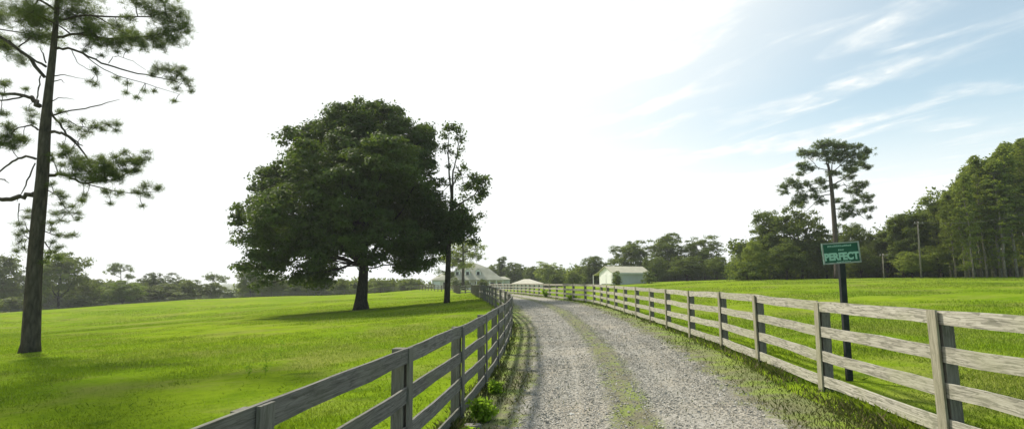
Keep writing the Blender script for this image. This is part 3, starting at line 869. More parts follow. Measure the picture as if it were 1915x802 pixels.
PROTO = {}
def get_proto(key):
    if key in PROTO: return PROTO[key]
    st, s = key.split(':')[:2]
    s = int(s)
    if st == 'round': p = (proto(20 + s, 12, 11, 2.2, 'round', 200, 80, .2, 1.05), 12, 11.5)
    elif st == 'spread': p = (proto(40 + s, 12, 14, 3.0, 'spread', 200, 80, .21, 1.1), 12, 14.5)
    elif st == 'tall': p = (proto(60 + s, 18, 8.5, 3.0, 'tall', 260, 78, .2, 1.0), 18, 9)
    elif st == 'bush': p = (proto(80 + s, 4, 5, .4, 'bush', 110, 34, .17, .5), 4, 5.2)
    elif st == 'airy': p = (proto(100 + s, 12, 10, 3.5, 'spread', 140, 50, .2, .85), 12, 10.5)
    PROTO[key] = p
    return p
USED = {}
def place(name, key, Y, xc, ytop, width, label, mat='broad', cat='tree', group=None, ybase=None, rz=None, bark='bark'):
    """key prototype:seed; xc/ytop/width in photo px; stands on the terrain at distance Y"""
    (me, H, W) = get_proto(key)
    X = P(xc, 500, Y).x
    z = tz(X, Y) if ybase is None else P(xc, ybase, Y).z
    h = P(xc, ytop, Y).z - z
    w = width * Y / F
    e = empty(name, (X, Y, z - .1), label, cat, group, random.uniform(0, 6.28) if rz is None else rz)
    e.scale = (w / W, w / W, max(.2, h / H))
    ck = (key, mat)
    if ck not in USED:
        a = me[0]; b = me[1]
        if a.materials: a = a.copy(); b = b.copy(); a.materials.clear(); b.materials.clear()
        t = link_mesh('trunk', a, M[bark], e); c = link_mesh('crown', b, M[mat], e)
        USED[ck] = (t, c)
    else:
        for s in USED[ck]:
            o = s.copy(); COL.objects.link(o); o.parent = e
    return e

def slender_proto(seed):
    """plantation tree: thin pale stem, foliage all the way but thin low down"""
    r = random.Random(seed); H = 21.0
    mb = MB()
    pts = [Vector((r.uniform(-.05, .05) * i, r.uniform(-.05, .05) * i, H * i / 7 * .98)) for i in range(8)]
    pts[0] = Vector((0, 0, -.2))
    mb.tube(pts, [.2, .17, .15, .13, .11, .09, .06, .02], 7, seed=seed)
    C = []
    for i in range(210):
        t = r.random() ** .85
        z = H * (.07 + .91 * t)
        rad = 2.1 * (1 - t) ** .5 * (.35 + .9 * min(1, t * 1.6)) + .25
        a = r.uniform(0, 6.283); q = rad * math.sqrt(r.random())
        if t < .3 and r.random() < .5: continue
        C.append((math.cos(a) * q, math.sin(a) * q, z))
        if i % 4 == 0:
            j = min(7, int(z / H * 7)); limb(mb, pts[j], C[-1], .035, .01, seed * 100 + i, 3, .1, 4)
    C = np.array(C)
    d = RNG.normal(0, 1, (len(C) * 46, 3)); d /= np.linalg.norm(d, axis=1)[:, None]; d[:, 2] = np.abs(d[:, 2]) - .25
    cen = np.repeat(C, 46, 0) + d * RNG.uniform(.5, 1, (len(d), 1)) * np.repeat(RNG.uniform(.4, .8, (len(C), 1)), 46, 0)
    return (mb.mesh('trunk', None, True), np_mesh('crown', leaf_cloud(cen, np.full(len(cen), .15), .55, d), 4, np.repeat(RNG.random(len(C)), 46) * .6 + RNG.random(len(cen)) * .4))

def make_background():
    gL = 'trees beyond the far left field fence'
    T = lambda *a, **k: place(*a, **k)
    # ---- left side
    T('broadleaf_tree','round:1',150,-5,478,110,'round tree cut off by the left frame edge, beyond the pasture',group=gL)
    T('broadleaf_tree','airy:1',158,55,500,60,'pale loose tree partly hidden behind the near pine trunk',mat='pale',group=gL)
    T('broadleaf_tree','spread:1',140,118,468,112,'large spreading tree with forked dark trunk just right of the near pine',group=gL)
    T('broadleaf_tree','round:2',150,182,522,74,'low rounded tree between the large spreading tree and the yellow-green bush',group=gL)
    T('broadleaf_tree','round:3',146,236,524,80,'bright yellow-green bushy tree below the small far pine',mat='bright',group=gL)
    simple_pine('pine_tree',170,226,560,226,494,520,23,'small distant pine with bare stem above the yellow-green bushy tree',n=22,w=2.2,group=gL)
    T('broadleaf_tree','airy:2',160,282,507,56,'pale feathery tree right of the yellow-green bushy tree',mat='pale',group=gL)
    T('broadleaf_tree','airy:1',165,322,512,62,'second pale feathery tree, midway along the left tree line',mat='pale',group=gL)
    T('broadleaf_tree','round:1',158,304,530,80,'lower leafy tree in front of the two pale feathery trees',mat='broad',group=gL)
    T('broadleaf_tree','round:4',160,358,522,56,'mid-green tree just left of the tiny far pine',group=gL)
    T('broadleaf_tree','round:2',160,400,528,46,'dark round tree under the tiny far pine',group=gL)
    simple_pine('pine_tree',185,400,552,400,514,527,17,'tiny far pine poking up near the gap to the distant hills',n=14,w=1.8,group=gL)
    T('shrub','bush:1',158,432,541,34,'pale low bush at the gap in the left tree line',mat='pale',cat='bush',group=gL)
    T('shrub','bush:2',150,262,552,60,'pale bush at the foot of the yellow-green tree',mat='pale',cat='bush',group=gL)
    T('shrub','bush:1',138,160,552,60,'low grey-green bush under the large spreading tree',mat='pale',cat='bush',group=gL)
    T('shrub','bush:2',135,35,555,90,'wide low bush at the fence near the left frame edge',mat='broad',cat='bush',group=gL)
    T('shrub','bush:1',155,340,546,70,'low bush along the fence below the feathery trees',mat='broad',cat='bush',group=gL)
    T('broadleaf_tree','round:3',172,472,492,62,'dark tree peeping out left of the huge oak, behind the field fence',group='trees behind the huge oak')
    T('broadleaf_tree','spread:2',168,512,508,56,'small dark-trunked tree seen under the left side of the huge oak',group='trees behind the huge oak')
    T('shrub','bush:2',166,556,524,50,'pale bush under the left branches of the huge oak',mat='pale',cat='bush',group='trees behind the huge oak')
    T('broadleaf_tree','round:4',170,598,512,62,'mid-green tree glimpsed under the oak, left of its trunk',group='trees behind the huge oak',mat='pale')
    T('shrub','bush:1',165,640,522,50,'bush directly left of the oak trunk, beyond the fence',cat='bush',group='trees behind the huge oak')
    T('shrub','bush:2',170,715,524,60,'bush right of the oak trunk, beyond the fence',cat='bush',group='trees behind the huge oak')
    T('shrub','bush:1',178,765,522,66,'wide grey-green hedge bush left of the white house',mat='broad',cat='bush',group='trees behind the huge oak')
    # ---- house planting
    simple_pine('pine_tree',150,866,532,866,446,497,33,'leaning-crowned pine standing in front of the white house',n=30,w=5,mat='plant',leafy=5)
    simple_pine('pine_tree',156,840,530,838,478,520,24,'smaller pine half hidden by the slender tree, left front of the white house',n=18,w=3,leafy=3.5)
    T('shrub','bush:1',172,852,519,26,'dark rounded shrub against the house front below the left dormer',cat='bush')
    T('shrub','bush:2',172,874,524,20,'small dark shrub between two rounded shrubs at the house front',cat='bush')
    T('shrub','bush:2',172,901,521,32,'dark rounded shrub against the house front below the right dormer',cat='bush')
    # ---- behind house, centre
    gc = 'trees behind the lane end'
    T('broadleaf_tree','spread:1',235,918,494,40,'dark tree just right of the house roof',group=gc)
    T('broadleaf_tree','tall:1',230,938,480,26,'tallest narrow tree right of the house roof',group=gc)
    T('broadleaf_tree','round:2',225,962,491,46,'round dark tree above the low cream roof',group=gc)
    T('broadleaf_tree','round:3',215,995,498,40,'tree right of the round dark one above the low cream roof',group=gc)
    T('broadleaf_tree','spread:2',200,1025,490,64,'lighter spreading tree at the centre of the far tree line',mat='plant',group=gc)
    T('shrub','round:1',160,1040,512,36,'dark rounded bush in front of the lighter spreading tree',cat='bush',group=gc)
    T('broadleaf_tree','round:4',170,1070,505,46,'low tree between the dark rounded bush and the shed',mat='plant',group=gc)
    # ---- behind shed
    gs = 'trees around the white shed'
    T('broadleaf_tree','round:1',175,1108,479,56,'tree left of the white shed',group=gs)
    T('broadleaf_tree','spread:1',172,1178,451,96,'broad tree directly behind the white shed roof',group=gs)
    T('broadleaf_tree','round:3',165,1250,437,84,'tallest round tree right of the white shed',group=gs)
    T('broadleaf_tree','spread:2',160,1318,442,88,'broad dark tree at the right end of the shed grove',group=gs)
    T('broadleaf_tree','round:2',150,1225,480,56,'low dark tree touching the right end of the shed',group=gs)
    T('broadleaf_tree','round:4',145,1285,478,80,'low tree in front of the shed grove, middle of it',group=gs)
    T('broadleaf_tree','round:1',140,1340,480,60,'low tree closing the right foot of the shed grove',group=gs)
    T('broadleaf_tree','round:3',150,1384,476,54,'short tree in the dip between the shed grove and the big dark clump',group=gs,mat='plant')
    T('shrub','bush:1',126,1153,507,22,'dark shrub against the shed wall beside its doors',cat='bush')
    T('shrub','bush:2',128,1213,505,30,'dark shrub at the right corner of the shed',cat='bush')
    # ---- big dark clump around tall pine
    gd = 'dark trees around the tall pine'
    T('broadleaf_tree','round:1',108,1442,396,92,'big dark oak left of the tall pine',group=gd)
    T('broadleaf_tree','spread:1',104,1500,388,110,'broad dark oak crown just behind the left of the sign',group=gd)
    T('broadleaf_tree','round:4',100,1410,450,56,'low lighter tree at the left foot of the dark clump',group=gd,mat='plant')
    T('broadleaf_tree','round:2',112,1592,418,70,'dark tree behind the sign, right of the tall pine trunk',group=gd)
    T('broadleaf_tree','spread:2',115,1636,430,64,'low dark tree behind the small utility pole',group=gd)
    T('broadleaf_tree','round:3',99,1470,455,80,'dense lower tree filling the shade left of the sign',group=gd)
    T('broadleaf_tree','round:1',102,1545,448,80,'dense lower tree directly behind the sign',group=gd)
    T('broadleaf_tree','round:4',104,1610,462,70,'dense lower tree right of the sign post',group=gd)
    T('shrub','bush:1',97,1398,490,60,'undergrowth bush at the left end of the dark clump',cat='bush',group=gd)
    # ---- right wood
    gw = 'leafy trees at the edge of the right wood'
    T('broadleaf_tree','tall:1',98,1688,402,60,'first tall leafy tree of the right wood, beside the utility pole',group=gw)
    T('broadleaf_tree','tall:2',95,1722,398,64,'second tall leafy tree of the right wood, behind the utility pole',group=gw)
    T('broadleaf_tree','tall:1',97,1760,368,66,'taller leafy tree where the right wood steps up',group=gw,mat='plant')
    T('broadleaf_tree','tall:2',108,1660,432,50,'thin shaded tree left of the right wood',group=gw)
    T('broadleaf_tree','round:3',92,1705,470,70,'low leafy tree at the foot of the right wood by the pole',group=gw,mat='plant')
    T('broadleaf_tree','round:2',92,1755,460,70,'low leafy tree at the foot of the wood where the slender stems begin',group=gw,mat='plant')
    g2 = 'slender tall trees of the right wood'
    protos = [slender_proto(s) for s in (1, 2, 3, 4)]
    used = {}
    rr = random.Random(5)
    lab = 'slender tall tree with thin pale stem in the crowded right wood'
    rows = [(84, 1792, 2080, 14), (88, 1780, 2090, 15), (93, 1770, 2090, 15), (99, 1768, 2100, 12)]
    for Y, x0, x1, n in rows:
        for i in range(n):
            x = x0 + (x1 - x0) * (i + rr.uniform(.15, .85)) / n
            Yj = Y + rr.uniform(-1.8, 1.8)
            top = np.interp(x, [1765, 1790, 1820, 1850, 1890, 1925, 2100], [372, 352, 322, 292, 274, 262, 240]) + rr.uniform(-8, 22)
            X = P(x, 500, Yj).x; z = tz(X, Yj); h = P(x, top, Yj).z - z
            k = rr.randrange(4)
            e = empty('slender_tree', (X, Yj, z), lab, 'tree', g2, rr.uniform(0, 6.28))
            s = h / 21.0; w = s * rr.uniform(.85, 1.25) * 1.05
            e.scale = (w, w, s)
            if k not in used:
                used[k] = (link_mesh('trunk', protos[k][0], M['gbark'], e), link_mesh('crown', protos[k][1], M['plant'], e))
            else:
                for sc_ in used[k]:
                    o = sc_.copy(); COL.objects.link(o); o.parent = e
    # backing wood mass that reads as one
    def wood(nm, pts, mat, leaf=.35, per=60):
        C = []
        for (xp, Yd, top, w) in pts:
            X = P(xp, 500, Yd).x; z0 = tz(X, Yd); h = P(xp, top, Yd).z - z0; R_ = w * Yd / F
            m = int(40)
            q = RNG.normal(0, .5, (m, 3)) * np.array([R_, R_, 0]); zz = z0 + h * (.05 + .9 * RNG.random(m) ** .8)
            C.append(np.stack([X + q[:, 0], Yd + q[:, 1], zz], -1))
        C = np.concatenate(C)
        cen = np.repeat(C, per, 0) + RNG.normal(0, .55, (len(C) * per, 3)) * 1.3
        V = leaf_cloud(cen, np.full(len(cen), leaf))
        link_mesh(nm, np_mesh(nm, V, 4, np.repeat(RNG.random(len(C)), per) * .6 + .4 * RNG.random(len(cen))), M[mat], kind='stuff')
    pts = [(1672 + i * 18, 112, float(np.interp(1672 + i * 18, [1660, 1780, 1830, 1900, 2100], [430, 372, 318, 285, 260])), 24) for i in range(24)]
    wood('woods', pts, 'broad')
    pts = [(1395 + i * 16, 122, 455, 24) for i in range(18)] + [(1090 + i * 18, 190, 500, 22) for i in range(18)]
    wood('woods_far', pts, 'broad', .4)
    pts = [(-400 + i * 17, 195, float(532 + 5 * math.sin(i * 1.7)), 20) for i in range(45)]
    pts += [(470 + i * 16, 190, 528, 18) for i in range(20)]
    pts += [(900 + i * 14, 250, 505, 18) for i in range(12)]
    wood('woods_left', pts, 'broad', .5, 44)
    pts = [(1385 + i * 12, 112 + 3 * math.sin(i), 496 + 8 * math.sin(i * 1.3), 16) for i in range(64)] + [(1235 + i * 14, 165, 508 + 5 * math.sin(i * 1.9), 14) for i in range(12)]
    wood('undergrowth', pts, 'broad', .25, 46)
    # far lowland woods, kilometres of them
    n = 5200
    y = 260 * (3200 / 260) ** RNG.random(n)
    x = -RNG.uniform(-.35, 1.35, n) * y
    k = RNG.random(n) < (.35 + .65 * (nz(x, y, .012, 40) > -.1))
    x, y = x[k], y[k]; n = len(x)
    z = terr(x, y)
    per = 12
    R_ = 3.5 + y * .004
    cen = np.stack([np.repeat(x, per), np.repeat(y, per), np.repeat(z + 3, per)], -1) + RNG.normal(0, .5, (n * per, 3)) * np.repeat(np.stack([R_ * 1.6, R_ * 1.6, np.full(n, 3.4)], -1), per, 0)
    V = leaf_cloud(cen, np.repeat(.9 + y * .0022, per), .7)
    link_mesh('woods_lowland', np_mesh('woods_lowland', V, 4, RNG.random(n * per)), M['broad'], kind='stuff')

# ------------------------------------------------------------------ fences
def smooth_path(pts, spacing):
    """evenly spaced posts along a poly line"""
    v = [Vector((p[0], p[1], 0)) for p in pts]
    seg = [(v[i + 1] - v[i]).length for i in range(len(v) - 1)]
    tot = sum(seg); n = int(round(tot / spacing)); out = []
    for i in range(n + 1):
        d = tot * i / n; k = 0
        while k < len(seg) - 1 and d > seg[k]: d -= seg[k]; k += 1
        out.append(v[k].lerp(v[k + 1], min(1, d / seg[k])))
    return out

def rail_mesh(mb, a, b, h, t, seed, wob=.012, mid=None):
    """rough board from a to b (through mid)"""
    r = random.Random(seed)
    pts = [a, b] if mid is None else [a, mid, b]
    path = []
    for i in range(len(pts) - 1):
        for j in range(5): path.append(pts[i].lerp(pts[i + 1], j / 5))
    path.append(pts[-1])
    base = len(mb.v); u0 = r.uniform(0, 50); v0 = r.uniform(0, 9)
    ph = r.uniform(0, 6.28); L = 0; Ls = []
    hh = h * r.uniform(.93, 1.05)
    for i, p in enumerate(path):
        q = path[min(i + 1, len(path) - 1)] - path[max(i - 1, 0)]
        s = Vector((q.y, -q.x, 0)).normalized()
        if i: L += (path[i] - path[i - 1]).length
        Ls.append(L)
        off = math.sin(ph + i * 1.1) * wob * .5 + r.uniform(-1, 1) * wob * .5
        tp = hh / 2 + r.uniform(-1, 1) * wob * .45; bt = -hh / 2 + r.uniform(-1, 1) * wob * .7
        lean = r.uniform(-1, 1) * .004
        for (sx, sz) in ((-1, bt), (1, bt), (1, tp), (-1, tp)):
            mb.v.append(p + s * (sx * t / 2 + lean) + Vector((0, 0, off + sz)))
    for i in range(len(path) - 1):
        for k, (va, vb) in enumerate(((0, t), (t, t + h), (t + h, 2 * t + h), (2 * t + h, 2 * t + 2 * h))):
            k2 = (k + 1) % 4
            mb.face([base + i * 4 + k, base + i * 4 + k2, base + (i + 1) * 4 + k2, base + (i + 1) * 4 + k],
                    [(u0 + Ls[i], v0 + va), (u0 + Ls[i], v0 + vb), (u0 + Ls[i + 1], v0 + vb), (u0 + Ls[i + 1], v0 + va)])
    mb.face([base, base + 1, base + 2, base + 3][::-1]); e = base + (len(path) - 1) * 4
    mb.face([e, e + 1, e + 2, e + 3])

def fence(name, label, posts, side, heights, H, mats, rail_h=.15, post_w=.12, battens=True, group=None, seed=0, raise_=0.0, wob=.012, missing=()):
    """side: +1 rails on the +x side of the posts, -1 on the -x side"""
    r = random.Random(seed)
    base = Vector((posts[0].x, posts[0].y, tz(posts[0].x, posts[0].y)))
    e = empty(name, base, label, 'fence', group)
    n = len(posts)
    gp = [Vector((p.x, p.y, tz(p.x, p.y) + raise_)) for p in posts]
    nrm = []
    for i in range(n):
        q = gp[min(i + 1, n - 1)] - gp[max(i - 1, 0)]
        nrm.append(Vector((q.y, -q.x, 0)).normalized() * side)
    jit = [r.uniform(-.02, .02) for _ in gp]
    for i in range(n):
        t = nrm[i].cross(Vector((0, 0, 1)))
        up = (Vector((0, 0, 1)) + nrm[i] * r.uniform(-.015, .015) + t * r.uniform(-.02, .02)).normalized()
        mb = MB()
        L = H + .275 + r.uniform(-.02, .015)
        c = gp[i] - nrm[i] * (post_w / 2 + .014) + up * (L / 2 - .3)
        mb.box(c, (L, post_w, post_w * r.uniform(.9, 1.1)), (up, nrm[i], t))
        o = r.uniform(0, 20)
        mb.uv = [[(u + o, v + o) for u, v in f] for f in mb.uv]
        mb.build('post', mats[1], e)
        if battens:
            mb = MB()
            L = H + .142 + r.uniform(-.015, .01)
            c = gp[i] + nrm[i] * .0285 + up * (L / 2 - .15)
            mb.box(c, (L, .024, .125), (up, nrm[i], t))
            mb.uv = [[(u + o + 3, v + o) for u, v in f] for f in mb.uv]
            mb.build('batten', mats[2], e)
    for k, hz in enumerate(heights):
        i = -(k % 2)
        while i < n - 1:
            a, b = max(i, 0), min(i + 2, n - 1)
            if (k, a) in missing: i += 2; continue
            mb = MB()
            up = Vector((0, 0, 1))
            pa = gp[a] + up * (hz + jit[a] * .6); pb = gp[b] + up * (hz + jit[b] * .6)
            pm = gp[a + 1] + up * (hz + jit[a + 1] * .6 + r.uniform(-.008, .008)) if b - a == 2 else None
            d = (pb - pa).normalized() * .004
            rail_mesh(mb, pa + d, pb - d, rail_h, .026, seed * 1000 + k * 200 + a, wob, pm)
            mb.build('rail', mats[0], e)
            i += 2
    return e, gp

def make_fences():
    lp = [Vector((x, y, 0)) for x, y in LF[:16]] + smooth_path(LF[15:], 2.6)[1:]
    fence('board_fence', 'long grey shaded four-rail board fence along the left side of the gravel lane', lp, 1, (1.27, .905, .54, .175), 1.35, (M['woodShade'], M['postw'], M['woodShade']), seed=1, group='board fences along the lane', wob=.009)
    rp = [Vector((x, y, 0)) for x, y in RF[:11]] + smooth_path(RF[10:], 2.9)[1:]
    fence('board_fence', 'sunlit pale four-rail board fence along the right side of the gravel lane', rp, -1, (1.27, .905, .54, .175), 1.35, (M['wood'], M['postw'], M['batten']), seed=2, group='board fences along the lane', wob=.011)
    # electric wire strung inside the left fence
    mb = MB(); pts = []
    for i, p in enumerate(lp[:19]):
        for j in range(2):
            q = p.lerp(lp[i + 1], j / 2)
            pts.append(Vector((q.x - .24, q.y, tz(q.x - .2, q.y) + .8 - .02 * j)))
    mb.tube(pts, [.003] * len(pts), 4)
    o = mb.build('fence_wire', plain('galvanised wire', (.35, .35, .33), .5, .6), None)
    o['label'] = 'single thin wire strung on the pasture side of the left board fence'; o['category'] = 'wire'
    g = 'field boundary fences'
    fence('rail_fence', 'far weathered rail fence closing the left pasture before the tree line', smooth_path([(-140,122),(-122,131),(-106,140),(-78,150),(-52,149),(-37,146)], 3.0), -1, (1.2, .8, .4), 1.3, (M['oldrail'], M['oldrail'], M['oldrail']), .17, .15, False, g, 3, .05, .02)
    fence('rail_fence', 'dark rail fence crossing in front of the white house garden', smooth_path([(-37,146),(-24,140),(-12,112),(-8.6,89)], 3.0), -1, (1.2, .8, .4), 1.3, (M['oldrail'], M['oldrail'], M['oldrail']), .15, .14, False, g, 4, .1, .02)
    fence('rail_fence', 'short pale rail panel at the far end of the left lane fence', [Vector((-6.55, 87.6, 0)), Vector((-7.6, 88.6, 0)), Vector((-8.5, 89, 0))], 1, (1.3, .95, .6, .25), 1.4, (M['wood'], M['postw'], M['wood']), .14, .14, False, g, 5)

# ------------------------------------------------------------------ buildings
def make_house():
    Y = 185.0
    k = Y / F
    def q(x, y, dy=0.0):
        p = P(x, y, Y); return Vector((p.x, Y + dy, p.z))
    cx = P(880, 530, Y).x
    gz = min(tz(cx - 10, Y), tz(cx + 8, Y)) - .1
    base = Vector((cx, Y, gz))
    e = empty('house', base, 'large white house with pale metal hip roof and dormers at the end of the lane', 'house')
    white = plain('painted siding', (.66, .63, .54), .7, nsc=.6, amt=.12)
    trim = plain('white trim', (.8, .8, .78), .6, amt=.05)
    roofm = NT('pale metal roof')
    tc = roofm.n('ShaderNodeTexCoord').outputs['Object']
    wv = roofm.n('ShaderNodeTexWave', bands_direction='X'); wv.inputs['Scale'].default_value = .8; roofm.l(tc, wv.inputs['Vector'])
    a = roofm.noise(tc, .5, 4)
    rc = roofm.mix(roofm.smooth(a, .3, .7), (.26, .26, .19), (.34, .34, .26))
    roofm = roofm.done(roofm.bsdf(rc, .55, roofm.bump(wv.outputs['Fac'], .3, .05), spec=.4))
    glass = plain('dark window glass', (.03, .035, .04), .15, spec=.6)
    zE = P(880, 523, Y).z      # eaves
    zT = P(880, 491, Y).z      # ridge
    x0, x1 = P(838, 520, Y).x, P(944, 520, Y).x
    D = 14.0
    def wallbox(xa, xb, ya, yb, za, zb, name='wall', mat=white):
        mb = MB(); mb.box(((xa + xb) / 2, (ya + yb) / 2, (za + zb) / 2), (xb - xa, yb - ya, zb - za)); return mb.build(name, mat, e)
    wallbox(x0 + .6, x1 - .6, Y + 2.4, Y + D, gz, zE)
    # bell-curved hip roof: rings of rectangles
    mb = MB()
    rings = [(0.0, zE - .12, 0, 0), (0.0, zE, 0, 0), (2.0, zE + (zT - zE) * .3, 1.0, 2.8), (4.6, zE + (zT - zE) * .72, 2.2, 6.0), (6.9, zT, 3.2, 10.3)]
    pk = []
    for ins, z, il, ir in rings:
        b = len(mb.v)
        for (sx, sy) in ((x0 + il, Y + ins), (x1 - ir, Y + ins), (x1 - ir, Y + D + .6 - ins), (x0 + il, Y + D + .6 - ins)): mb.v.append(Vector((sx, sy, z)))
        pk.append(b)
    for a_, b_ in zip(pk, pk[1:]):
        for i in range(4): mb.face([a_ + i, a_ + (i + 1) % 4, b_ + (i + 1) % 4, b_ + i])
    mb.face([pk[-1] + i for i in range(4)]); mb.face([pk[0] + i for i in range(4)][::-1])
    roof = mb.build('roof', roofm, e)
    ch = MB(); ch.box((P(862, 488, Y).x, Y + 7, zT + .2), (.9, .9, 1.6)); ch.build('chimney', plain('chimney brick', (.3, .22, .18), .9), roof, rel=False)
    ch = roof.children[0]; ch.data.transform(__import__('mathutils').Matrix.Translation(-base))
    # porch deck, columns
    wallbox(x0 + .3, x1 - .3, Y + .1, Y + 2.38, gz, gz + .5, 'porch', trim)
    nC = 9
    for i in range(nC):
        xx = x0 + .6 + (x1 - x0 - 1.2) * i / (nC - 1)
        mb = MB(); mb.box((xx, Y + .35, (gz + .5 + zE - .14) / 2), (.28, .28, zE - .14 - gz - .5)); mb.build('column', trim, e)
    # ground floor windows and door
    for i in range(7):
        xx = x0 + 1.8 + (x1 - x0 - 3.6) * i / 6
        if i == 3:
            mb = MB(); mb.box((xx, Y + 2.37, gz + 1.6), (1.1, .08, 2.2)); mb.build('door', plain('door paint', (.1, .06, .04), .5), e); continue
        mb = MB(); mb.box((xx, Y + 2.37, gz + 1.75), (1.5, .08, 1.6)); w = mb.build('window', trim, e)
        mb = MB(); mb.box((xx, Y + 2.315, gz + 1.75), (1.2, .04, 1.36)); mb.build('pane', glass, w).data.transform(__import__('mathutils').Matrix.Translation(-base))
    # dormers
    T_ = __import__('mathutils').Matrix.Translation(-base)
    for xp in (854, 873.5, 893.5):
        xx = P(xp, 510, Y).x; zb = P(xp, 519.5, Y).z; zt = P(xp, 507, Y).z; za = P(xp, 501.5, Y).z
        hw = .9
        mb = MB()
        mb.poly_prism([(xx - hw, Y + 2.0, zb), (xx + hw, Y + 2.0, zb), (xx + hw, Y + 2.0, zt), (xx, Y + 2.0, za), (xx - hw, Y + 2.0, zt)], (0, 1, 0), 4.0)
        d = mb.build('dormer', trim, e)
        mb = MB()
        for s in (-1, 1):
            p0 = Vector((xx, Y + 1.75, za + .1)); p1 = Vector((xx + s * (hw + .22), Y + 1.75, zt - .14))
            mb.poly_prism([p0, p1, p1 + Vector((0, 0, -.1)), p0 + Vector((0, 0, -.12))], (0, 1, 0), 4.2)
        mb.v = [v - base for v in mb.v]; mb.build('dormer_roof', roofm, d, rel=False)
        mb = MB(); mb.box((xx, Y + 1.96, (zb + zt) / 2 + .12), (1.0, .06, (zt - zb) * .8)); mb.v = [v - base for v in mb.v]; mb.build('pane', glass, d, rel=False)
    # left wing
    wx0, wx1 = P(803, 520, Y).x, x0 + .5
    wallbox(wx0 + .4, wx1, Y + 3.5, Y + 11, gz, zE - .1)
    mb = MB()
    zr = P(830, 510, Y).z
    vv = [(wx0, Y + 3, zE - .1), (wx1 + 1.5, Y + 3, zE - .1), (wx1 + 1.5, Y + 11.5, zE - .1), (wx0, Y + 11.5, zE - .1), (wx0 + 3.2, Y + 7.2, zr), (wx1 + 1.5, Y + 7.2, zr + .6)]
    mb.v = [Vector(v) for v in vv]
    for f in ((0, 1, 5, 4), (2, 3, 4, 5), (3, 0, 4), (1, 2, 5), (3, 2, 1, 0)): mb.face(list(f))
    mb.build('wing_roof', roofm, e)
    mb = MB(); mb.box((P(814.5, 530, Y).x, Y + 3.47, gz + 1.5), (2.2, .08, 2.6)); mb.build('garage_door', trim, e)
    mb = MB(); mb.box((P(829, 530, Y).x, Y + 3.47, gz + 1.4), (.9, .08, 2.2)); mb.build('side_door', plain('dark door', (.04, .03, .025), .5), e)
    # right ell
    rx0, rx1 = x1 - .5, P(953, 520, Y).x
    wallbox(rx0, rx1, Y + 6, Y + 12, gz, zE + .2)
    mb = MB(); zr = P(943, 516.5, Y).z
    vv = [(rx0 - 1.5, Y + 5.5, zE + .2), (rx1 + .4, Y + 5.5, zE + .2), (rx1 + .4, Y + 12.5, zE + .2), (rx0 - 1.5, Y + 12.5, zE + .2), (rx0 - 1.5, Y + 9, zr), (rx1 - 1.8, Y + 9, zr)]
    mb.v = [Vector(v) for v in vv]
    for f in ((0, 1, 5, 4), (2, 3, 4, 5), (1, 2, 5), (3, 0, 4), (3, 2, 1, 0)): mb.face(list(f))
    mb.build('ell_roof', roofm, e)

    # low outbuilding with a cream hipped roof beyond the lane fence
    Y2 = 150.0
    xa, xb = P(956, 526, Y2).x, P(1018, 526, Y2).x
    bz = tz((xa + xb) / 2, Y2) - .1
    b2 = Vector(((xa + xb) / 2, Y2, bz))
    e2 = empty('outbuilding', b2, 'low building with a cream hipped roof just above the far lane fence', 'building')
    ez = P(985, 530, Y2).z; pz = P(985, 521.5, Y2).z
    mb = MB(); mb.box((b2.x, Y2 + 3, (bz + ez) / 2), (xb - xa - .8, 5, ez - bz)); mb.build('wall', white, e2)
    mb = MB(); xm = P(986, 522, Y2).x
    mb.v = [Vector(v) for v in ((xa, Y2, ez), (xb, Y2, ez), (xb, Y2 + 6, ez), (xa, Y2 + 6, ez), (xm - .8, Y2 + 3, pz), (xm + .8, Y2 + 3, pz))]
    for f in ((0, 1, 5, 4), (2, 3, 4, 5), (1, 2, 5), (3, 0, 4), (3, 2, 1, 0)): mb.face(list(f))
    mb.build('roof', plain('cream roof', (.55, .52, .42), .7, nsc=.5, amt=.1), e2)
    for i in range(5):
        xx = xa + 1 + (xb - xa - 2) * i / 4
        mb = MB(); mb.box((xx, Y2 + .3, (bz + ez) / 2), (.18, .18, ez - bz)); mb.build('post', trim, e2)

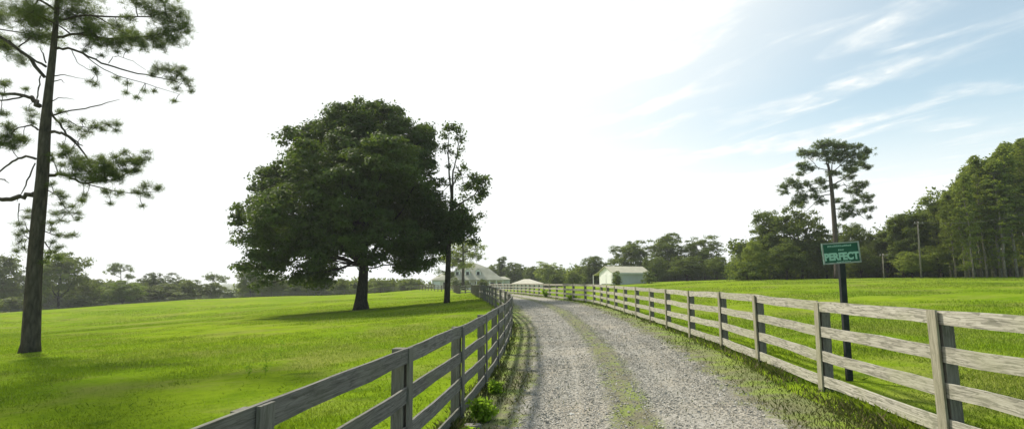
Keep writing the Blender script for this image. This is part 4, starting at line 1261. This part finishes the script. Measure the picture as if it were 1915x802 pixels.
def make_shed():
    c = P(1165, 530, 132); c.z = tz(c.x, c.y)
    th = R(-24)
    e = empty('shed', c, 'white metal shed with roll-up doors standing before the right-hand grove', 'shed', None, 0)
    ax = Vector((math.cos(th), -math.sin(th) * -1, 0)); ax = Vector((math.cos(R(20)), math.sin(R(20)), 0))  # long axis, right end further away
    ay = Vector((-ax.y, ax.x, 0)); up = Vector((0, 0, 1))
    k = .132
    L, W, H, RH = 9.4, 6.6, 2.95, 1.45
    org = P(1146.5, 530, 130); org.z = c.z                  # near front corner
    def w(u, v, z): return org + ax * u + ay * v + up * z
    wall = NT('shed siding')
    tc = wall.n('ShaderNodeTexCoord').outputs['Object']
    wv = wall.n('ShaderNodeTexWave', bands_direction='X'); wv.inputs['Scale'].default_value = 1.6; wall.l(tc, wv.inputs['Vector'])
    wc = wall.mix(wall.smooth(wall.noise(tc, .8, 4), .3, .7), (.5, .5, .47), (.58, .575, .54))
    wall = wall.done(wall.bsdf(wc, .5, wall.bump(wv.outputs['Fac'], .4, .04)))
    white = plain('shed white', (.78, .78, .75), .5, amt=.08)
    roofm = plain('shed roof', (.46, .44, .32), .5, nsc=.5, amt=.15)
    mb = MB()
    mb.v = [w(0, 0, 0), w(L, 0, 0), w(L, W, 0), w(0, W, 0), w(0, 0, H), w(L, 0, H), w(L, W, H), w(0, W, H), w(0, W / 2, H + RH), w(L, W / 2, H + RH)]
    for f in ((0, 1, 5, 4), (2, 3, 7, 6)): mb.face(list(f))
    mb.build('wall', wall, e)
    mb = MB()
    mb.v = [w(-.01, 0, 0), w(-.01, W, 0), w(-.01, W, H), w(-.01, W / 2, H + RH), w(-.01, 0, H)]
    mb.face([4, 3, 2, 1, 0]); mb.build('gable_wall', white, e)
    mb = MB(); mb.v = [w(L + .01, 0, 0), w(L + .01, W, 0), w(L + .01, W, H), w(L + .01, W / 2, H + RH), w(L + .01, 0, H)]
    mb.face([0, 1, 2, 3, 4]); mb.build('gable_wall', white, e)
    for s in (0, 1):
        mb = MB()
        v0, v1 = (-.45, W / 2) if s == 0 else (W + .45, W / 2)
        z0 = H - .45 * RH / (W / 2)
        pts = [w(-.4, v0, z0 + .03), w(L + 1.2, v0, z0 + .03), w(L + 1.2, v1, H + RH + .03), w(-.4, v1, H + RH + .03)]
        mb.poly_prism(pts, (0, 0, 1), .09); mb.build('roof_panel', roofm, e)
    mb = MB(); mb.box(w(L / 2 + .4, -.47, H - .28), (L + 1.6, .05, .2), (ax, ay, up)); mb.build('fascia', white, e)
    for v in (1.35, 3.9):
        mb = MB(); mb.box(w(-.05, v + .4, 1.25), (.06, 2.1, 2.5), (ax, ay, up)); d = mb.build('roll_up_door', white, e)
        mb = MB(); mb.box(w(-.1, v + .4, .12) - c, (.05, 2.1, .1), (ax, ay, up)); mb.build('door_seal', plain('rubber', (.03, .03, .03)), d, rel=False)
    mb = MB()
    for v in (.1, 2.65, 5.25):
        mb.box(w(-.045, v, 1.3), (.05, .16, 2.6), (ax, ay, up))
    mb.build('door_frame', plain('frame grey', (.3, .3, .28)), e)
    # lean-to on the far-left side and corner post on the right
    mb = MB(); mb.poly_prism([w(-.4, W + .4, H - .15), w(L, W + .4, H - .15), w(L, W + 2.8, H - .7), w(-.4, W + 2.8, H - .7)], (0, 0, 1), .08); mb.build('lean_to_roof', roofm, e)
    mb = MB(); mb.box(w(-.3, W + 2.65, (H - .7) / 2), (.14, .14, H - .7), (ax, ay, up)); mb.build('post', white, e)
    mb = MB(); mb.box(w(L + 1.05, -.35, (H - .3) / 2), (.13, .13, H - .3), (ax, ay, up)); mb.build('post', plain('pale post', (.5, .47, .38)), e)

# ------------------------------------------------------------------ sign, poles, small things
def make_sign():
    Y = 8.9
    b = P(1588, 706, Y); b.z = tz(b.x, b.y)
    top = P(1569.5, 470, Y); top.y = Y - .03
    e = empty('sign', b, 'green roadside sign with pale lettering on a dark leaning post behind the right fence', 'sign')
    dark = plain('backlit dark steel', (.022, .026, .028), .6, .2, 8, .4)  # near-black colour carries the backlit shade of the post
    up = (top - b).normalized(); sx = up.cross(Vector((0, 1, 0))).normalized() * 1; sx = Vector((1, 0, 0)) - up * up.x; sx.normalize(); sy = up.cross(sx) * -1
    L = (top - b).length + .2
    mb = MB()
    c = b + up * (L / 2 - .3)
    mb.box(c, (.018, .04, L), (sx, sy, up)); mb.box(c + sx * -.037, (.018, .05, L), (sx, sy, up)); mb.box(c + sx * .037, (.018, .05, L), (sx, sy, up))
    mb.box(c + sy * .028, (.092, .012, L - .01), (sx, sy, up))
    mb.build('post', dark, e)
    mb = MB()
    n = 44
    for i in range(n):
        p = b + up * (.1 + i * (L - .5) / n)
        mb.box(p + sx * .012 - sy * .02, (.048, .012, .018), (sx, sy, up))
    mb.build('post_rungs', plain('steel rungs', (.2, .22, .2), .5, .3), e)
    # board: corners measured in the picture
    tl, tr, br, bl = P(1532, 456, Y), P(1602, 451, Y), P(1604, 490.5, Y), P(1535, 495, Y)
    cc = (tl + tr + br + bl) / 4
    ux = ((tr + br) - (tl + bl)).normalized(); uz = ((tl + tr) - (bl + br)); uz = (uz - ux * uz.dot(ux)).normalized(); un = ux.cross(uz)   # un faces +y? flip to camera
    if un.y > 0: un = -un
    Wd = ((tr - tl).length + (br - bl).length) / 2; Hd = ((tl - bl).length + (tr - br).length) / 2
    cc = cc + un * .06
    green = plain('sign green', (.012, .085, .05), .45, 0, 5, .2)
    pale = plain('sign pale green', (.3, .52, .42), .5, 0, 20, .15)
    edge = plain('sign edge', (.28, .33, .29), .6, 0, 12, .4)
    mb = MB(); mb.box(cc, (Wd, .02, Hd), (ux, un, uz)); bd = mb.build('board', green, e)
    def sub(mb, name, mat):
        mb.v = [v - b for v in mb.v]; return mb.build(name, mat, bd, rel=False)
    mb = MB(); t = .022; f = cc + un * .012
    for s in (-1, 1):
        mb.box(f + uz * s * (Hd / 2 - t / 2), (Wd, .012, t), (ux, un, uz))
        mb.box(f + ux * s * (Wd / 2 - t / 2), (t, .0118, Hd - 2 * t - .002), (ux, un, uz))
    sub(mb, 'border', edge)
    # big word
    from mathutils import Matrix
    def text(body, cx_, cz_, wd, hg, name, off=0.0, shear=0.0):
        cu = bpy.data.curves.new(name, 'FONT'); cu.body = body; cu.align_x = 'CENTER'; cu.align_y = 'CENTER'; cu.extrude = .0015; cu.offset = off; cu.shear = shear
        cu.materials.append(pale)
        o = bpy.data.objects.new(name, cu); COL.objects.link(o)
        bpy.context.view_layer.update()
        dx, dy = o.dimensions.x, o.dimensions.y
        m = Matrix((ux, uz, -un * -1)).transposed().to_4x4()
        m = Matrix(((ux.x, uz.x, un.x, 0), (ux.y, uz.y, un.y, 0), (ux.z, uz.z, un.z, 0), (0, 0, 0, 1)))
        md_ = bpy.data.meshes.new_from_object(o); bpy.data.objects.remove(o)
        o = bpy.data.objects.new(name, md_); COL.objects.link(o)
        if not md_.materials: md_.materials.append(pale)
        o.parent = bd
        o.matrix_local = Matrix.Translation(cc - b + ux * cx_ + uz * cz_ + un * .0125) @ m @ Matrix.Diagonal((wd / dx, hg / dy, 1, 1))
        return o
    text('PERFECT', -.003, -.062, Wd - 2 * t - .006, .128, 'lettering', .05)
    # worn small lines of lettering
    rr = random.Random(4)
    def scrawl(cx_, cz_, wd, hg, n, slant):
        mb = MB()
        for i in range(n):
            x = cx_ - wd / 2 + wd * (i + .5) / n; h = hg * rr.uniform(.6, 1)
            a = (uz + ux * slant).normalized()
            mb.box(cc + un * .013 + ux * x + uz * (cz_ + (h - hg) / 2), (wd / n * .42, .004, h), (ux, un, a))
            mb.box(cc + un * .0133 + ux * (x + wd / n * .1) + uz * (cz_ - hg * .1 * rr.uniform(-2, 2)), (wd / n * .75, .004, hg * .26), (ux, un, uz))
        sub(mb, 'small_lettering', pale)
    mb = MB()
    for zz_ in (.16, -.17):
        q_ = cc + un * .012 + uz * zz_; mb.tube([q_, q_ + un * .008], [.009, .007], 8)
    bm_ = mb; bm_.v = [v - b for v in bm_.v]
    for k_ in (0, 1):
        m1 = MB(); m1.v = bm_.v[k_ * 16:(k_ + 1) * 16]; nf = len(bm_.f) // 2
        m1.f = [tuple(i - k_ * 16 for i in f) for f in bm_.f[k_ * nf:(k_ + 1) * nf]]; m1.uv = bm_.uv[k_ * nf:(k_ + 1) * nf]
        m1.build('bolt', edge, bd, rel=False)
    scrawl(-.02, .118, .4, .036, 12, .35); scrawl(.0, .05, .1, .028, 3, .1); scrawl(.02, -.145, .24, .02, 9, 0)

def make_poles():
    wood = M['gbark']
    wire = plain('cable', (.08, .08, .08), .6)
    heads = []
    for (bx, by, tx, ty, Y, w, lab) in ((1723, 521, 1716, 414, 84, 4.4, 'taller pale wooden utility pole in front of the right wood'), (1653, 521, 1651, 474, 92, 3.2, 'short wooden utility pole before the dark trees right of the sign')):
        b = P(bx, by, Y); b.z = tz(b.x, b.y); t = P(tx, ty, Y)
        e = empty('utility_pole', b, lab, 'utility pole', 'utility poles')
        k = Y / F
        mb = MB(); mb.tube([b - Vector((0, 0, .3)), b.lerp(t, .5), t], [w * k * .36, w * k * .32, w * k * .26], 10); mb.build('pole', wood, e, smooth=True)
        mb = MB(); mb.box(t - Vector((0, 0, .35)) + Vector((0, -.2, 0)), (1.5, .1, .12)); arm = mb.build('crossarm', wood, e)
        for s in (-.6, 0, .6):
            mb = MB(); p = t + Vector((s, -.2, -.27)) - b; mb.tube([p, p + Vector((0, 0, .1)), p + Vector((0, 0, .18))], [.05, .06, .02], 8); mb.build('insulator', plain('ceramic', (.4, .38, .35), .3), arm, rel=False)
        heads.append(t)
    def line(a, b, sag, lab):
        mb = MB(); pts = [a.lerp(b, i / 16) - Vector((0, 0, sag * 4 * (i / 16) * (1 - i / 16))) for i in range(17)]
        mb.tube(pts, [.022] * 17, 4); o = mb.build('power_line', wire, None); o['label'] = lab; o['category'] = 'power line'
    line(heads[0] + Vector((0, -.2, -.1)), P(2120, 330, 62), 2.0, 'thin overhead cable running from the taller pole to the right edge')
    line(heads[0] + Vector((-.6, -.2, -.1)), heads[1] + Vector((.5, -.2, -.1)), .7, 'thin overhead cable sagging between the two utility poles')

def make_weeds():
    # leafy weed clumps at the foot of the left fence
    def weed(x, y, n, h, r_, label, mat='weed', leaf=.035, name='weed_clump'):
        z = tz(x, y); base = Vector((x, y, z))
        e = empty(name, base, label, 'weed', 'weeds at the fence foot')
        mb = MB(); rr = random.Random(int(x * 100 + y * 10)); cs = []
        for i in range(n):
            a = rr.uniform(0, 6.28); q = rr.uniform(.1, 1) * r_
            t = Vector((math.cos(a) * q, math.sin(a) * q, h * rr.uniform(.5, 1)))
            b0 = Vector((math.cos(a) * q * .25, math.sin(a) * q * .25, -.02))
            mb.tube([b0, b0.lerp(t, .5) + Vector((0, 0, h * .08)), t], [.004, .003, .0015], 4)
            for j in range(9): cs.append(b0.lerp(t, rr.uniform(.25, 1.0)))
        link_mesh('stem', mb.mesh('stem'), M['weed'], e)
        C = np.array([tuple(c) for c in cs]); C = np.repeat(C, 4, 0) + RNG.normal(0, .03, (len(cs) * 4, 3))
        link_mesh('foliage', np_mesh('foliage', leaf_cloud(C, np.full(len(C), leaf)), 4, RNG.random(len(C))), M[mat], e)
    weed(-.42, 7.75, 16, .34, .24, 'bright green bushy weed on the lane side of the left fence', leaf=.04)
    weed(-.55, 6.6, 12, .26, .18, 'smaller green weed nearer the camera at the left fence foot')
    weed(-.3, 9.6, 10, .24, .18, 'low dull weed beside the left fence, past the bright bushy one', leaf=.035)
    weed(-2.2, 4.9, 26, .42, .3, 'green weed behind the nearest bay of the left fence')
    weed(5.0, 44.5, 26, .5, .6, 'straggly weed where the right fence bends toward the house', leaf=.05)
    weed(3.4, 53.5, 30, .8, .6, 'taller straggly weed farther along the bend of the right fence', leaf=.055)
    # thin field weeds
    def stalk(px, py, Y, h, label):
        b = P(px, py, Y); z = tz(b.x, b.y); base = Vector((b.x, b.y, z))
        e = empty('field_weed', base, label, 'weed', 'tall weeds standing in the left pasture')
        mb = MB(); mb.tube([Vector((0, 0, -.02)), Vector((.02, 0, h * .5)), Vector((-.01, 0, h))], [.006, .005, .002], 4); link_mesh('stem', mb.mesh('stem'), M['weed'], e)
        C = np.array([(RNG.normal(0, .05), RNG.normal(0, .05), h * t) for t in RNG.uniform(.25, 1, 40)])
        link_mesh('foliage', np_mesh('foliage', leaf_cloud(C, np.full(len(C), .035)), 4, RNG.random(len(C)) * .5), M['weed'], e)
    stalk(495, 705, 13.0, .6, 'tall thin weed in the left pasture behind the near fence bay')
    stalk(524, 672, 17.0, .5, 'weed with a pale tip farther back in the left pasture')
    stalk(465, 705, 13.2, .3, 'short dark weed left of the tall thin one in the pasture')
    # pale flat rock by the left fence
    mb = MB(); p = P(885, 771, 7.4); z = tz(p.x, p.y)
    rr = random.Random(8); ring = []
    for i in range(9):
        a = i / 9 * 6.283; ring.append(Vector((p.x + math.cos(a) * .14 * rr.uniform(.7, 1.1), p.y + math.sin(a) * .1 * rr.uniform(.7, 1.1), z + .0)))
    mb.poly_prism(ring, (0, 0, 1), .07)
    o = mb.build('flat_debris', M['stone'], None); o['label'] = 'small pale flat rock in the grass at the left fence foot'; o['category'] = 'debris'  # slab standing in for a pale scrap of unclear kind

# ------------------------------------------------------------------ sky, sun, camera
SUN_AZ = -46.0     # degrees right of +Y (negative: left)
SUN_EL = 43.0
def make_light():
    w = bpy.data.worlds.new('World'); scene.world = w; w.use_nodes = True
    nt = w.node_tree; nt.nodes.clear()
    out = nt.nodes.new('ShaderNodeOutputWorld'); bg = nt.nodes.new('ShaderNodeBackground')
    sky = nt.nodes.new('ShaderNodeTexSky'); sky.sky_type = 'NISHITA'; sky.sun_disc = False
    sky.sun_elevation = R(SUN_EL); sky.sun_rotation = R(SUN_AZ)
    sky.air_density = 1.0; sky.dust_density = .8; sky.ozone_density = .3; sky.altitude = 50
    tc = nt.nodes.new('ShaderNodeTexCoord')
    def M_(op, a, b=0.0, clamp=False):
        n = nt.nodes.new('ShaderNodeMath'); n.operation = op; n.use_clamp = clamp
        for i, v in enumerate((a, b)):
            if isinstance(v, (int, float)): n.inputs[i].default_value = v
            else: nt.links.new(v, n.inputs[i])
        return n.outputs[0]
    def SM(v, lo, hi):
        n = nt.nodes.new('ShaderNodeMapRange'); n.interpolation_type = 'SMOOTHSTEP'; n.inputs[1].default_value = lo; n.inputs[2].default_value = hi
        nt.links.new(v, n.inputs[0]); return n.outputs[0]
    sep = nt.nodes.new('ShaderNodeSeparateXYZ'); nt.links.new(tc.outputs['Generated'], sep.inputs[0])
    zz = M_('ADD', M_('MAXIMUM', sep.outputs[2], 0.0), .12)
    comb = nt.nodes.new('ShaderNodeCombineXYZ')
    nt.links.new(M_('DIVIDE', sep.outputs[0], zz), comb.inputs[0]); nt.links.new(M_('DIVIDE', sep.outputs[1], zz), comb.inputs[1])
    # streaky cirrus drawn in the plane of the cloud layer
    mp = nt.nodes.new('ShaderNodeMapping'); mp.inputs['Rotation'].default_value = (0, 0, R(54))
    nt.links.new(comb.outputs[0], mp.inputs['Vector'])
    mp_r = mp; mp = nt.nodes.new('ShaderNodeMapping'); mp.inputs['Scale'].default_value = (1.1, 2.9, 1); mp.inputs['Location'].default_value = (3.4, 1.1, 0)
    nt.links.new(mp_r.outputs[0], mp.inputs['Vector'])
    n1 = nt.nodes.new('ShaderNodeTexNoise'); n1.inputs['Scale'].default_value = 1.5; n1.inputs['Detail'].default_value = 7; n1.inputs['Roughness'].default_value = .55; n1.inputs['Distortion'].default_value = .35
    nt.links.new(mp.outputs[0], n1.inputs['Vector'])
    n2 = nt.nodes.new('ShaderNodeTexNoise'); n2.inputs['Scale'].default_value = 6.0; n2.inputs['Detail'].default_value = 5; n2.inputs['Roughness'].default_value = .6
    nt.links.new(comb.outputs[0], n2.inputs['Vector'])
    ci = M_('MULTIPLY', SM(n1.outputs['Fac'], .45, .78), M_('ADD', SM(n2.outputs['Fac'], .35, .7), .35), True)
    # thin veil that thickens toward the sun's side and the horizon
    sd = (math.sin(R(SUN_AZ)) * math.cos(R(SUN_EL)), math.cos(R(SUN_AZ)) * math.cos(R(SUN_EL)), math.sin(R(SUN_EL)))
    dt = nt.nodes.new('ShaderNodeVectorMath'); dt.operation = 'DOT_PRODUCT'; dt.inputs[1].default_value = sd
    nt.links.new(tc.outputs['Generated'], dt.inputs[0])
    veil = M_('ADD', M_('MULTIPLY', SM(dt.outputs['Value'], .27, .7), .66), M_('MULTIPLY', SM(dt.outputs['Value'], -.3, .35), .33))
    front = SM(dt.outputs['Value'], -.45, .0)
    hor = M_('MULTIPLY', M_('SUBTRACT', 1.0, SM(sep.outputs[2], .05, .3)), M_('MULTIPLY', front, .95))
    cov = M_('ADD', M_('ADD', M_('MULTIPLY', ci, .75), M_('MULTIPLY', veil, 1.0)), hor, True)
    mx = nt.nodes.new('ShaderNodeMix'); mx.data_type = 'RGBA'
    nt.links.new(cov, mx.inputs[0]); tint = nt.nodes.new('ShaderNodeMix'); tint.data_type = 'RGBA'; tint.blend_type = 'MULTIPLY'; tint.inputs[0].default_value = 1.0; nt.links.new(sky.outputs[0], tint.inputs[6]); tint.inputs[7].default_value = (1.18, 1.5, 1.36, 1)
    nt.links.new(tint.outputs[2], mx.inputs[6]); mx.inputs[7].default_value = (8.4, 8.7, 8.6, 1)
    nt.links.new(mx.outputs[2], bg.inputs['Color']); bg.inputs['Strength'].default_value = .1
    nt.links.new(bg.outputs[0], out.inputs['Surface'])
    sl = bpy.data.lights.new('sun', 'SUN'); sl.energy = 4.8; sl.angle = R(5.0); sl.color = (1.0, .93, .8)
    so = bpy.data.objects.new('sun', sl); COL.objects.link(so)
    so.rotation_euler = Vector(sd).to_track_quat('Z', 'Y').to_euler()
    so.location = (-30, 40, 60)

def make_haze():
    mb = MB()
    top = 34.0; bot = -26.0
    mb.box((0, 2300, (top + bot) / 2), (12500, 8300, top - bot))
    t = NT('haze air')
    pv = t.n('ShaderNodeVolumePrincipled'); pv.inputs['Color'].default_value = (.93, .96, 1, 1); pv.inputs['Density'].default_value = HAZE; pv.inputs['Anisotropy'].default_value = .3
    t.l(pv.outputs[0], t.out.inputs['Volume'])
    mb.build('haze', t.m, None, kind='stuff')
HAZE = .00028

def make_camera():
    cam = bpy.data.cameras.new('camera'); o = bpy.data.objects.new('camera', cam); COL.objects.link(o)
    cam.sensor_width = 36.0; cam.lens = 36.0 * F / 1915.0; cam.clip_end = 20000; cam.clip_start = .05
    o.location = (0, 0, EYE); o.rotation_euler = (math.pi / 2 + PITCH, 0, 0)
    scene.camera = o

make_camera(); make_light()
make_ground(); make_road()
make_grass(); make_gravel()
make_oak(); make_near_pine(); make_tall_pine(); make_lone_small_tree()
make_background()
make_fences(); make_house(); make_shed(); make_sign(); make_poles(); make_weeds()
make_haze()
vs = scene.view_settings
vs.view_transform = 'Standard'; vs.look = 'None'; vs.gamma = 1; vs.exposure = .3; vs.use_curve_mapping = False
scene.cycles.volume_bounces = 0
scene.cycles.max_bounces = 8
scene.cycles.transparent_max_bounces = 8
